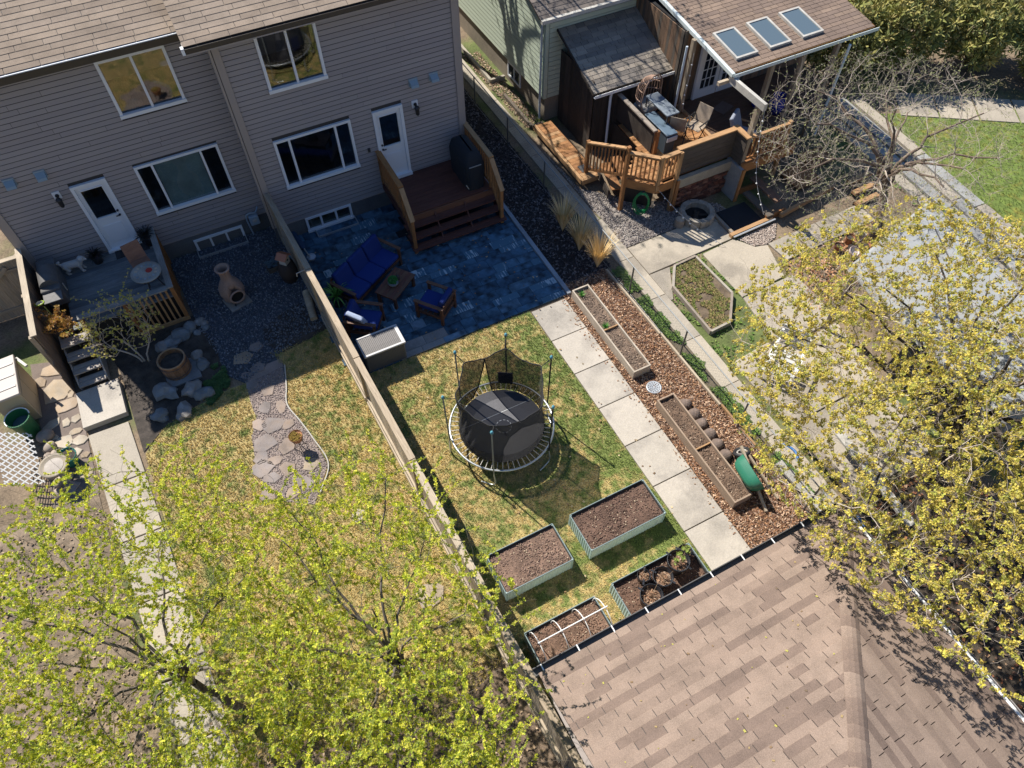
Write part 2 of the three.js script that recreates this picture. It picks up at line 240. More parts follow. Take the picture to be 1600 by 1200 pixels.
// neighbour's concrete walk and pads
{
  const p = structGroup('side_path', 'narrow old concrete walk beside the wire fence');
  const zs = [-8, -6.2, -4.6, -3.1, -1.6, 0, 1.7, 3.4, 5.1, 6.65, 8.22, 9.8, 11.4, 13, 14.6, 16.2];
  for (let i = 0; i + 1 < zs.length; i++) part('slab', jit(B(i > 6 ? 0.5 : 0.42, 0.05, zs[i + 1] - zs[i] - 0.02)), i % 2 ? mat.oldConcrete : mat.oldConcreteB, p, 9.25 + (i > 6 ? 0 : -.02) + i * 0.004, 0.006, (zs[i] + zs[i + 1]) / 2);
  const q = structGroup('concrete_pad', 'old concrete pads round the hexagonal planter');
  const pads = [[[9.56, 4.75], [12.4, 4.72], [12.42, 5.78], [9.56, 5.85]], [[9.55, 5.88], [10.2, 5.88], [9.62, 6.9], [9.55, 6.9]], [[11.28, 5.9], [12.4, 5.82], [12.75, 6.35], [13.1, 6.45], [12.75, 7.6], [11.28, 7.68]], [[11.28, 7.72], [13.05, 7.66], [13.0, 9.4], [11.0, 9.5]], [[9.72, 9.3], [10.9, 9.2], [11.0, 9.55], [12.9, 9.5], [12.6, 11.3], [9.8, 11.4]], [[9.85, 11.44], [12.6, 11.34], [12.4, 13.4], [9.95, 13.5]]];
  pads.forEach((s, i) => part('slab', slabPoly(s, 0.04), i % 2 ? mat.oldConcrete : mat.oldConcreteB, q, 0, -0.01 + (i === 3 ? 0.003 : 0), 0));
  const r = structGroup('cross_path', 'row of square concrete slabs leading to the wooden steps');
  [[13.15, 14.0], [14.02, 14.85], [14.87, 15.7], [15.72, 16.5]].forEach(([a, b], i) => part('slab', slabPoly([[a, 6.42 - i * 0.02], [b, 6.4 - i * 0.02], [b - 0.02, 7.14 - i * .02], [a + 0.05, 7.16 - i * .02]], 0.045), i % 2 ? mat.oldConcreteB : mat.oldConcrete, r, 0, -0.006, 0));
  const gv = [[12.5, 5.85], [13.9, 5.85], [13.5, 6.3], [13.1, 6.42], [12.75, 6.3]];
  struct('gravel_patch', poly(gv), mat.gravelWarm, 0.004); loose('gravel', 'pebbles beside the sunken dark pad', gv, 700, pebGeo, [[0.45, 0.36, 0.3], [0.3, 0.24, 0.2], [0.55, 0.47, 0.4]], [0.02, 0.05], 0.01);
  const gd = [[9.5, -0.5], [9.66, 2.0], [10.9, 3.2], [12.9, 4.4], [13, 4.7], [9.55, 4.7]];
  struct('gravel_patch', poly(gd), M(.36, .32, .28, T.grit, .95), 0.004); loose('gravel', 'mixed gravel under the railing of the raised deck', gd, 5200, pebGeo, [[0.34, 0.29, 0.26], [0.2, 0.17, 0.16], [0.46, 0.41, 0.37], [0.11, 0.095, 0.09]], [0.015, 0.045], 0.01);
  const lv = [[13.1, 7.25], [16.4, 7.1], [16.8, 8.3], [12.6, 9.0]];
  loose('dead_leaves', 'dry brown leaves beside the tarp roof', lv, 1500, leafLitter, [[0.4, 0.2, 0.1], [0.3, 0.14, 0.07], [0.5, 0.32, 0.2]], [0.03, 0.07], 0.02, .5);
  loose('dead_leaves', 'dry leaves lying in the side passage', [[9.5, -6], [10.15, -6], [10.15, -1.6], [9.6, -1.2]], 1600, leafLitter, [[0.36, 0.24, 0.16], [0.22, 0.13, 0.08], [0.45, 0.34, 0.25], [.12, .08, .06]], [0.02, 0.055], 0.02, .5);
}
// far right: lane of long slabs, walk
{
  const p = structGroup('stone_steps', 'long grey slabs in rows with weeds between them at the right');
  for (let r = 0; r < 4; r++) { let z = 1.6 + r * 0.3; while (z < 13) { const L = rr(2.2, 3.2); part('slab', jit(B(0.36, 0.09, L - 0.03)), pick([mat.greyConcrete, mat.oldConcrete]), p, 18.55 + r * 0.42 - (z - 2) * 0.07, 0.02 + r * 0.03, z + L / 2, 0, -0.07, 0); z += L; } }
  weeds('weeds in the joints between the long grey slabs', [[18.2, 2], [20, 2], [19.6, 12], [17.6, 12]], 700, greens, [0.03, 0.08], 0.02);
  const q = structGroup('side_walk', 'pale concrete walk along the hedge');
  for (let i = 0; i < 7; i++) part('slab', jit(B(1.25, 0.05, 1.2)), pick([mat.oldConcrete, mat.oldConcreteB]), q, 21.6 + i * 1.05, 0.006, 3.55 + i * 0.7, 0, PI / 2 - 0.59, 0);
}
{ // bare ground beside the garage, tree shade put into its dark colour
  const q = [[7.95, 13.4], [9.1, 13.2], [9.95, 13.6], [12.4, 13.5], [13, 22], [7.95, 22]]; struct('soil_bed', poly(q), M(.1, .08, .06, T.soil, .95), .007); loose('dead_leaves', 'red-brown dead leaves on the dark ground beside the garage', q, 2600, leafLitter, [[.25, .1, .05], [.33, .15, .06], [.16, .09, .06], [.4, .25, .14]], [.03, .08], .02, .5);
}
// left yard
{
  const gr = [[-1.9, -0.7], [1.02, -0.7], [1.1, 0.1], [1.2, 3.5], [0.5, 3.6], [-0.2, 3.85], [-0.14, 4.25], [-0.32, 4.9], [-0.46, 5.4], [-0.32, 6.0], [-0.2, 6.6], [-0.12, 7.4], [-0.7, 8.2], [-1.6, 7.6], [-1.55, 6.6], [-1.45, 5.9], [-1.2, 5.4], [-1.2, 4.9], [-1.15, 4.35], [-1.5, 3.9], [-1.55, 3.1], [-1.75, 2.1]];
  struct('gravel_yard', poly(gr), mat.gravelBase, 0.006); struct('gravel_path', poly([[-0.14, 4.0], [-0.32, 4.9], [-0.46, 5.4], [-0.32, 6.0], [-0.2, 6.6], [-0.12, 7.4], [-0.7, 8.2], [-1.6, 7.6], [-1.55, 6.6], [-1.45, 5.9], [-1.2, 5.4], [-1.2, 4.9], [-1.15, 4.35], [-1.2, 4.0]]), M(0.36, 0.29, 0.255, T.grit, .95), 0.011);
  loose('gravel', 'bluish grey gravel around the clay chimney', gr.slice(0, 6).concat([[-1.15, 4.35], [-1.5, 3.9], [-1.55, 3.1], [-1.75, 2.1]]), 9000, pebGeo, [[0.10, 0.12, 0.15], [0.06, 0.07, 0.09], [0.2, 0.22, 0.25], [0.13, 0.135, 0.15]], [0.02, 0.05], 0.012);
  loose('gravel', 'pinkish gravel on the curved flagstone path', [[-0.14, 4.25], [-0.32, 4.9], [-0.46, 5.4], [-0.32, 6.0], [-0.2, 6.6], [-0.12, 7.4], [-0.7, 8.2], [-1.6, 7.6], [-1.55, 6.6], [-1.45, 5.9], [-1.2, 5.4], [-1.2, 4.9], [-1.15, 4.35]], 6500, pebGeo, [[0.34, 0.275, 0.25], [0.29, 0.235, 0.22], [0.42, 0.345, 0.31], [0.24, 0.2, 0.19]], [0.012, 0.03], 0.016);
  struct('soil_bed', poly([[0.3, 2.55], [1.2, 2.4], [1.22, 3.6], [0.6, 3.75], [-0.05, 3.85], [-0.38, 3.4], [-0.3, 2.9]]), mat.soilDark, 0.012);
  struct('soil_bed', poly([[-4.0, 1.5], [-1.75, 1.6], [-1.5, 2.8], [-1.55, 3.9], [-2.4, 4.45], [-3.2, 4.7], [-3.75, 5.15], [-3.8, 2.6]]), mat.soilDark, 0.010);
  struct('soil_bed', poly([[-8, 5.6], [-4.85, 5.6], [-4.5, 16], [-8, 16]]), M(.34, .27, .2, T.soil, .95), 0.004);
  struct('soil_bed', poly([[-3.4, 12.4], [1.6, 12.9], [1.7, 17], [-3.2, 17]]), M(.3, .225, .165, T.soil, .95), 0.006);
  loose('dead_leaves', 'dry leaves and twigs under the budding trees', [[-8, 6], [-4.8, 6], [-3.2, 12.4], [1.5, 13], [1.6, 17], [-8, 17]], 6000, leafLitter, [[0.3, 0.21, 0.13], [0.2, 0.14, 0.09], [0.36, 0.27, 0.18], [0.14, 0.10, 0.07]], [0.02, 0.06], 0.02, .5);
  const p = structGroup('left_path', 'pale concrete slabs running down the left garden');
  const zs = [4.12, 5.7, 7.2, 8.7, 10.2, 11.7, 13.2, 14.7, 16.2];
  for (let i = 0; i < 8; i++) { const a = -4.8 + (zs[i] - 4.1) * 0.05, b = -4.8 + (zs[i + 1] - 4.1) * 0.05; part('slab', slabPoly([[a, zs[i]], [a + 0.9, zs[i] + 0.03], [b + 0.9, zs[i + 1]], [b, zs[i + 1] - 0.03]], 0.04), i % 2 ? mat.oldConcreteB : mat.oldConcrete, p, 0, -0.008, 0); }
  const fs = structGroup('flagstone_walk', 'irregular brown flagstones beside the left shed');
  part('bed', poly([[-5.75, 1.3], [-4.85, 1.6], [-4.82, 5.75], [-5.78, 5.75]]), M(0.24, 0.19, 0.16, T.grit, .95), fs, 0, 0.005, 0);
  const stones = [M(0.50, 0.40, 0.30, T.stone, .9), M(0.56, 0.47, 0.36, T.stone, .9), M(0.42, 0.34, 0.29, T.stone, .9), M(0.6, 0.53, 0.43, T.stone, .9), M(0.36, 0.315, 0.30, T.stone, .9)];
  const flag = (parent, cx, cz, rx, rz, m, y = 0, turn = 0) => { const n = 5 + Math.floor(rnd() * 3), pts = []; for (let i = 0; i < n; i++) { const a = -i / n * 2 * PI + rr(-.2, .2), k = rr(0.82, 1.18), x = Math.cos(a) * rx * k, z = Math.sin(a) * rz * k; pts.push([cx + x * Math.cos(turn) - z * Math.sin(turn), cz + x * Math.sin(turn) + z * Math.cos(turn)]); } return part('flagstone', slabPoly(pts.reverse(), 0.035, 0.01), m, parent, 0, y - .002, 0); };
  for (const [x, z, a, b, i, t] of [[-5.3, 1.75, .3, .22, 0, .3], [-5.25, 2.45, .42, .36, 1, .4], [-5.1, 3.0, .3, .2, 0, -.2], [-5.5, 3.4, .24, .14, 3, -.5], [-5.2, 3.5, .1, .14, 3, 0], [-4.98, 3.5, .12, .13, 3, .4], [-5.5, 3.8, .1, .1, 1, 0], [-5.32, 4.05, .24, .2, 3, .5], [-5.05, 3.85, .14, .1, 1, .2], [-4.98, 4.15, .17, .14, 3, .2], [-5.2, 4.45, .2, .16, 3, .1], [-4.95, 4.6, .14, .1, 0, 0], [-5.5, 4.5, .2, .16, 4, 0], [-5.0, 5.1, .16, .16, 1, .3], [-5.4, 5.3, .26, .2, 4, 0], [-5.6, 2.0, .13, .2, 0, 0], [-5.05, 1.95, .12, .16, 2, 0], [-4.98, 2.7, .1, .14, 1, 0]]) flag(fs, x, z, a, b, stones[i], -0.002, t);
  const cp = structGroup('stepping_stones', 'flat flagstones set in the curved gravel path');
  for (const [x, z, a, b, i] of [[-1.0, 3.55, .28, .2, 0], [-1.4, 6.55, .2, .2, 4], [-.6, 5.4, .12, .2, 2], [-1.2, 5.65, .16, .2, 2], [-1.35, 7.15, .2, .16, 4], [-.75, 7.6, .26, .2, 4], [-1.15, 6.75, .16, .14, 2], [-0.62, 3.35, .2, .17, 4], [-0.75, 4.0, .2, .18, 4], [-1.02, 4.45, .17, .16, 4], [-0.72, 4.8, .2, .19, 2], [-0.95, 5.25, .17, .18, 4], [-0.9, 5.8, .28, .22, 4], [-0.6, 5.95, .16, .15, 2], [-1.22, 6.22, .3, .24, 4], [-0.75, 6.5, .24, .2, 2], [-1.45, 6.8, .26, .24, 4], [-0.95, 7.1, .2, .22, 2], [-0.45, 7.2, .2, .2, 1], [-1.5, 7.5, .2, .2, 2], [-1.0, 7.7, .22, .18, 0]]) flag(cp, x, z, a, b, stones[i], 0.002, rr(-.5, .5));
  tag(part('edging_strip', tube([[-0.14, 4.25], [-0.3, 4.9], [-0.44, 5.4], [-0.31, 6.0], [-0.19, 6.6], [-0.1, 7.4], [-0.5, 8.0]].map(p => V(p[0], 0.03, p[1])), 0.018, 40, 5), mat.offwhite, scene), 'pale edging strip along the curved gravel path', 'edging');
  const lone = structGroup('paving_stone', 'single square flagstone in the lower left lawn'); flag(lone, 0.75, 11.2, 0.3, 0.26, stones[1], 0.004); flag(lone, 0.1, 8.9, 0.2, 0.18, stones[3], 0.004);
}
// ---------- the two attached houses ----------
const siding = [M(0.322, 0.294, 0.294, null, 0.55), M(0.307, 0.279, 0.28, null, 0.55), M(0.333, 0.304, 0.302, null, 0.55), M(0.315, 0.289, 0.29, null, 0.55)];
const trimM = M(0.34, 0.295, 0.27, null, 0.55), whiteTrim = M(0.74, 0.76, 0.78, null, 0.4), foundation = M(0.2, 0.2, 0.2, T.mottle, 0.9), gutterDark = M(0.045, 0.035, 0.03, null, 0.45);
const glass = new THREE.MeshPhysicalMaterial({ color: C(0.9, 0.95, 0.97), roughness: 0.03, metalness: 0, transmission: 1, thickness: 0, ior: 2.1 });
const shingleM = [[0.345, 0.255, 0.198], [0.355, 0.264, 0.205], [0.337, 0.248, 0.193], [0.35, 0.259, 0.201], [0.258, 0.186, 0.146], [0.236, 0.17, 0.134], [0.30, 0.22, 0.171]].map(c => M(c[0], c[1], c[2], T.grit, 0.95));
const shingleDark = [[0.20, 0.17, 0.15], [0.25, 0.21, 0.18], [0.16, 0.135, 0.12], [0.28, 0.235, 0.2]].map(c => M(c[0], c[1], c[2], T.grit, 0.95));
const shingleTan = [[0.40, 0.31, 0.23], [0.45, 0.35, 0.26], [0.36, 0.28, 0.21], [0.42, 0.33, 0.25]].map(c => M(c[0], c[1], c[2], T.grit, 0.95));

// rows of shingles on a sloping plane. o: eave point, u along the eave, s up the slope; range(row distance) -> [u0,u1] or null
function shingles(parent, o, u, s, rows, expo, range, mats, wmin, wmax, limit, order = 1) {
  const n = u.clone().cross(s).normalize(); if (n.y < 0) n.negate();
  const rest = [], list = [];
  for (let r = 0; r < rows; r++) {
    const d0 = r * expo, d1 = d0 + expo * 1.12, R0 = range(d0), R1 = range(d1); if (!R0 || !R1) continue;
    let x = R0[0] - rnd() * wmax, run = 0, m = pick(mats);
    while (x < R0[1]) {
      const w = rr(wmin, wmax), a0 = Math.max(R0[0], x), b0 = Math.min(R0[1], x + w - 0.012), a1 = Math.max(R1[0], a0 - (a0 === R0[0] ? 9 : 0), a0 === R0[0] ? R1[0] : a0), b1 = b0 >= R0[1] - 1e-6 ? R1[1] : b0;
      if (run-- <= 0) { m = pick(mats); run = Math.floor(rnd() * 3); }
      if (b0 - a0 > 0.03 && Math.min(b1, R1[1]) - Math.max(a1, R1[0]) > 0.005) {
        const P = (uu, dd, h) => o.clone().addScaledVector(u, uu).addScaledVector(s, dd).addScaledVector(n, h);
        const aa = Math.max(a1, R1[0]), bb = Math.min(b1, R1[1]);
        list.push([prism([P(a0, d0, 0.010), P(b0, d0, 0.010), P(bb, d1, 0.001), P(aa, d1, 0.001)], n, 0.007), m]);
      }
      x += w;
    }
  }
  list.forEach(([g, m], i) => { if (i < limit) part('shingle', g, m, parent); else rest.push([g, m]); });
  for (const m of new Set(rest.map(r => r[1]))) { const k = part('shingle_field', merge(rest.filter(r => r[1] === m).map(r => r[0])), m, parent); k.userData.kind = 'stuff'; }
}
function sidingRow(parent, x0, x1, y, h, z, mats) { h -= .019; const q = [V(x0, y, z), V(x1, y, z), V(x1, y + h, z), V(x0, y + h, z)], P = [], U = []; const t0 = 0.014, t1 = 0.006; const f = [V(x0, y, z + t0), V(x1, y, z + t0), V(x1, y + h, z + t1), V(x0, y + h, z + t1)], o = rnd() * 3; const quad = (a, b, c, d) => { for (const p of [a, b, c, a, c, d]) { P.push(p.x, p.y, p.z); U.push(p.x + o, p.y + p.z); } }; quad(...f); quad(q[0], q[1], f[1], f[0]); quad(q[1], q[2], f[2], f[1]); quad(q[3], q[0], f[0], f[3]); quad(q[2], q[3], f[3], f[2]); const g = new THREE.BufferGeometry(); g.setAttribute('position', new THREE.Float32BufferAttribute(P, 3)); g.setAttribute('uv', new THREE.Float32BufferAttribute(U, 2)); g.computeVertexNormals(); return part('siding_board', g, pick(mats), parent); }
function clad(parent, x0, x1, y0, y1, z, holes, mats = siding, e = 0.127) {
  for (let y = y0; y < y1 - 0.01; y += e) {
    const h = Math.min(e, y1 - y); let segs = [[x0, x1]];
    for (const [a, b, c, d] of holes) if (c < y + h - 0.005 && d > y + 0.005) segs = segs.flatMap(([s, t]) => (b <= s || a >= t ? [[s, t]] : [[s, a], [b, t]].filter(k => k[1] - k[0] > 0.02)));
    for (const [s, t] of segs) { if (t - s > 3) { const c = s + (t - s) * rr(.25, .75); sidingRow(parent, s, c - .003, y, h, z, mats); sidingRow(parent, c + .003, t, y, h, z, mats); } else sidingRow(parent, s, t, y, h, z, mats); }
  }
}
const ptex = (() => { const t = tex(128, 128, 1, 1, (u, v) => { const k = 0.10 + 0.1 * fbm(u, v, 4, 3, 301); return [k * 0.75, k * 1.1, k * 1.1]; }); return t; })();
const blindM = M(1, 1, 1, ptex, 0.9);
// a vinyl window set in the wall plane z: bars are x positions of mullions
function windowPart(house, name, x0, x1, y0, y1, z, bars, blind, proud = 0.035) {
  const w = sub(name, house, 0, 0, 0), f = 0.065, zc = z + proud / 2, fr = [];
  const W = x1 - x0, H = y1 - y0, cx = (x0 + x1) / 2, cy = (y0 + y1) / 2;
  fr.push(at(B(W, f, proud + .05), cx, y1 - f / 2, zc), at(B(W + 0.03, f * 1.25, proud + 0.075), cx, y0 + f * .62, zc + 0.012), at(B(f, H - 2.25 * f, proud + .05), x0 + f / 2, cy + f * .125, zc), at(B(f, H - 2.25 * f, proud + .05), x1 - f / 2, cy + f * .125, zc));
  part('frame', merge(fr), whiteTrim, w);
  for (const b of bars) part('mullion', B(0.055, H - 2.3 * f, proud + 0.03), whiteTrim, w, b, cy + f * .125, zc);
  const xs = [x0 + f, ...bars, x1 - f];
  for (let i = 0; i + 1 < xs.length; i++) part('pane', new THREE.PlaneGeometry(xs[i + 1] - xs[i], H - 2 * f), glass, w, (xs[i] + xs[i + 1]) / 2, cy, z - 0.008);
  if (blind) part('blind', B(blind[1] - blind[0], H - 2 * f, 0.01), blindM, w, (blind[0] + blind[1]) / 2, cy, z - 0.07);
  return w;
}
function doorPart(house, x0, x1, y0, y1, z, handleLeft) {
  const d = sub('door', house), f = 0.075, W = x1 - x0, cx = (x0 + x1) / 2, H = y1 - y0;
  part('frame', merge([at(B(W, f, 0.1), cx, y1 - f / 2, z + 0.02), at(B(f, H - f, 0.1), x0 + f / 2, y0 + (H - f) / 2, z + 0.02), at(B(f, H - f, 0.1), x1 - f / 2, y0 + (H - f) / 2, z + 0.02)]), whiteTrim, d);
  part('threshold', B(W + 0.02, 0.09, 0.16), whiteTrim, d, cx, y0 - 0.045, z + 0.05);
  const a = x0 + f, b = x1 - f, g0 = a + 0.09, g1 = b - 0.09, h0 = y0 + 0.98, h1 = y1 - f - 0.13;
  const s = new THREE.Shape([new THREE.Vector2(a, y0), new THREE.Vector2(b, y0), new THREE.Vector2(b, y1 - f), new THREE.Vector2(a, y1 - f)]); s.holes.push(new THREE.Path([new THREE.Vector2(g0, h0), new THREE.Vector2(g0, h1), new THREE.Vector2(g1, h1), new THREE.Vector2(g1, h0)]));
  part('door_panel', new THREE.ExtrudeGeometry(s, { depth: 0.04, bevelEnabled: false }), whiteTrim, d, 0, 0, z - 0.03);
  part('pane', new THREE.PlaneGeometry(g1 - g0, h1 - h0), glass, d, (g0 + g1) / 2, (h0 + h1) / 2, z - 0.004);
  part('pane_bead', merge([at(B(g1 - g0 + .05, .025, .02), (g0 + g1) / 2, h0 - .0125, z + .02), at(B(g1 - g0 + .05, .025, .02), (g0 + g1) / 2, h1 + .0125, z + .02), at(B(.025, h1 - h0, .02), g0 - .0125, (h0 + h1) / 2, z + .02), at(B(.025, h1 - h0, .02), g1 + .0125, (h0 + h1) / 2, z + .02)]), whiteTrim, d);
  for (const [u, v] of [[a + 0.055, y0 + 0.3], [0, 0]].slice(0, 1)) part('raised_panel', merge([at(RB(W - 2 * f - 0.22, 0.55, 0.016, .006), cx, y0 + 0.45, z + 0.014)]), whiteTrim, d);
  const hx = handleLeft ? a + 0.055 : b - 0.055;
  part('handle', merge([at(new THREE.CylinderGeometry(0.028, 0.028, 0.02, 12), hx, y0 + 0.92, z + 0.02, PI / 2), at(B(0.1, 0.02, 0.02), hx + (handleLeft ? .04 : -.04), y0 + 0.92, z + 0.05)]), mat.darkMetal, d);
  part('deadbolt', new THREE.CylinderGeometry(0.03, 0.03, 0.03, 12), mat.darkMetal, d, hx, y0 + 1.06, z + 0.02, PI / 2);
  return d;
}
const ventM = M(0.24, 0.32, 0.37, null, 0.5);
function ventPart(h, x, y, z) { const s = new THREE.Shape([new THREE.Vector2(0, 0), new THREE.Vector2(0.15, 0), new THREE.Vector2(0.13, 0.05), new THREE.Vector2(0, 0.16)]); const g = new THREE.ExtrudeGeometry(s, { depth: 0.2, bevelEnabled: true, bevelSize: 0.006, bevelThickness: 0.006, bevelSegments: 1 }); g.rotateY(-PI / 2); const v = part('vent_hood', g, ventM, h, x + 0.1, y - 0.08, z + .01); part('flange', B(0.25, 0.22, 0.02), ventM, v, -0.1, 0.08, 0.005); return v; }
function wallLamp(h, x, y, z) {
  const l = sub('wall_lamp', h, x, y, z);
  part('mounting_plate', B(0.17, 0.2, 0.03), whiteTrim, l, 0, 0, 0.015);
  part('lantern', merge([at(lathe([[0, 0.02], [0.05, 0], [0.075, -0.05], [0.06, -0.08], [0.055, -0.22], [0.03, -0.26], [0, -0.26]], 8), 0, -0.0, 0.15), at(new THREE.TorusGeometry(0.06, 0.012, 6, 14, PI), 0, 0.0, 0.09, 0, PI / 2, 0), at(new THREE.CylinderGeometry(0.045, 0.045, 0.025, 12), 0, 0, 0.04, PI / 2)]), mat.black, l);
  return l;
}
function house(name, label, x0, x1, z, holes, o) {
  const h = thing(name, label, 'house');
  const yT = 6.0, y0 = 0.56;
  // hollow shell behind the siding, with the same openings
  const sh = new THREE.Shape([new THREE.Vector2(x0, -0.3), new THREE.Vector2(x1, -0.3), new THREE.Vector2(x1, yT), new THREE.Vector2(x0, yT)]);
  for (const [a, b, c, d] of holes) sh.holes.push(new THREE.Path([new THREE.Vector2(a, c), new THREE.Vector2(a, d), new THREE.Vector2(b, d), new THREE.Vector2(b, c)]));
  part('back_wall', new THREE.ExtrudeGeometry(sh, { depth: 0.14, bevelEnabled: false }), M(.05, .045, .042, null, .9), h, 0, 0, z - 0.145);  // near-black backing puts the lap shadow lines into the board gaps
  const depth = 10.5, wm = M(0.22, 0.2, 0.19, null, 0.9);
  part('side_wall', B(0.14, 6.3, depth - 0.16), wm, h, x0 + 0.072, 2.85, z - 0.146 - (depth - .16) / 2); part('side_wall', B(0.14, 6.3, depth - 0.16), wm, h, x1 - 0.072, 2.85, z - 0.146 - (depth - .16) / 2);
  part('front_wall', B(x1 - x0, 6.3, 0.14), wm, h, (x0 + x1) / 2, 2.85, z - depth - 0.08);
  part('inner_floor', B(x1 - x0 - .3, 0.2, depth - 0.35), mat.weathered, h, (x0 + x1) / 2, 0.75, z - depth / 2); part('inner_floor', B(x1 - x0 - .3, 0.2, depth - 0.35), mat.weathered, h, (x0 + x1) / 2, 3.4, z - depth / 2);
  part('inner_wall', B(x1 - x0 - .3, 5.8, 0.1), M(.3, .28, .26, null, .9), h, (x0 + x1) / 2, 2.9, z - 3.2);
  part('foundation', (() => { const s2 = new THREE.Shape([new THREE.Vector2(x0, -0.1), new THREE.Vector2(x1, -0.1), new THREE.Vector2(x1, y0), new THREE.Vector2(x0, y0)]); for (const [a, b, c, d] of holes) if (d < 0.7) s2.holes.push(new THREE.Path([new THREE.Vector2(a, c), new THREE.Vector2(a, Math.min(d, y0 - .01)), new THREE.Vector2(b, Math.min(d, y0 - .01)), new THREE.Vector2(b, c)])); return new THREE.ExtrudeGeometry(s2, { depth: 0.012, bevelEnabled: false }); })(), foundation, h, 0, 0, z);
  clad(h, o.sx0, o.sx1, y0, yT, z, holes);
  part('base_flashing', B(o.sx1 - o.sx0, 0.03, 0.03), trimM, h, (o.sx0 + o.sx1) / 2, y0 - 0.012, z + 0.018);
  return h;
}
// right unit
{
  const holes = [[1.69, 3.71, 1.66, 3.12], [1.98, 3.39, 4.38, 5.85], [4.31, 5.14, 0.92, 3.12], [1.88, 3.22, 0.02, 0.54]];
  const h = house('townhouse', 'grey-taupe sided house with the brown wooden deck at its back door', 1.02, 6.89, 0, holes, { sx0: 1.2, sx1: 6.72 });
  part('corner_trim', B(0.17, 5.45, 0.05), trimM, h, 6.805, 3.28, 0.026); part('corner_trim', B(0.05, 5.45, 0.15), trimM, h, 6.918, 3.28, -0.07);
  part('corner_trim', B(0.16, 5.45, 0.05), trimM, h, 1.115, 3.28, 0.026); part('corner_trim', B(0.05, 5.45, 0.14), trimM, h, 0.993, 3.28, -0.02);
  const rw = sub('return_wall', h); for (let y = 0.56; y < 5.98; y += 0.118) part('siding_board', B(0.016, 0.112, 0.64), pick(siding), rw, 1.008, y + 0.06, -0.42, 0, 0, -0.06);
  windowPart(h, 'window', 1.69, 3.71, 1.66, 3.12, 0, [2.08, 3.29]);
  windowPart(h, 'window', 1.98, 3.39, 4.38, 5.85, 0, [2.69]);
  windowPart(h, 'basement_window', 1.88, 3.22, 0.02, 0.54, 0.0, [2.32, 2.76]);
  doorPart(h, 4.31, 5.14, 1.0, 3.12, 0, true);
  ventPart(h, 5.53, 3.62, 0.015); ventPart(h, 6.1, 3.62, 0.015); wallLamp(h, 5.5, 3.0, 0.015);
  part('outlet_box', B(0.07, 0.11, 0.04), mat.darkMetal, h, 4.05, 2.05, 0.03);
  part('soffit', B(6.8, 0.03, 0.5), trimM, h, 3.9, 5.985, 0.255);
  part('fascia', B(6.8, 0.2, 0.03), gutterDark, h, 3.9, 6.05, 0.395); part('gutter', B(6.8, 0.11, 0.1), gutterDark, h, 3.9, 6.06, 0.46); part('gutter_end', B(0.06, 0.14, 0.12), whiteTrim, h, 0.47, 6.07, 0.46);
  const rf = sub('roof', h), u = V(1, 0, 0), s = V(0, 0.4, -1).normalize(), o = V(0.5, 6.14, 0.46);
  part('roof_deck', prism([o.clone(), o.clone().addScaledVector(u, 6.8), o.clone().addScaledVector(u, 6.8).addScaledVector(s, 6.3), o.clone().addScaledVector(s, 6.3)], V(0, 1, 0.4).normalize(), -0.03), gutterDark, rf);
  part('front_slope', prism([V(0.5, 8.48, -5.4), V(7.3, 8.48, -5.4), V(7.3, 6.1, -11.3), V(0.5, 6.1, -11.3)], V(0, 1, -.4).normalize(), -0.03), shingleTan[0], rf);
  part('gable_end', prism([V(6.85, 6, 0.1), V(6.85, 6, -10.9), V(6.85, 8.3, -5.4), V(6.85, 8.3, -5.4)], V(1, 0, 0), 0.03), siding[0], rf);
  shingles(rf, o, u, s, 42, 0.15, () => [0, 6.8], shingleTan, 0.35, 0.9, 300);
}
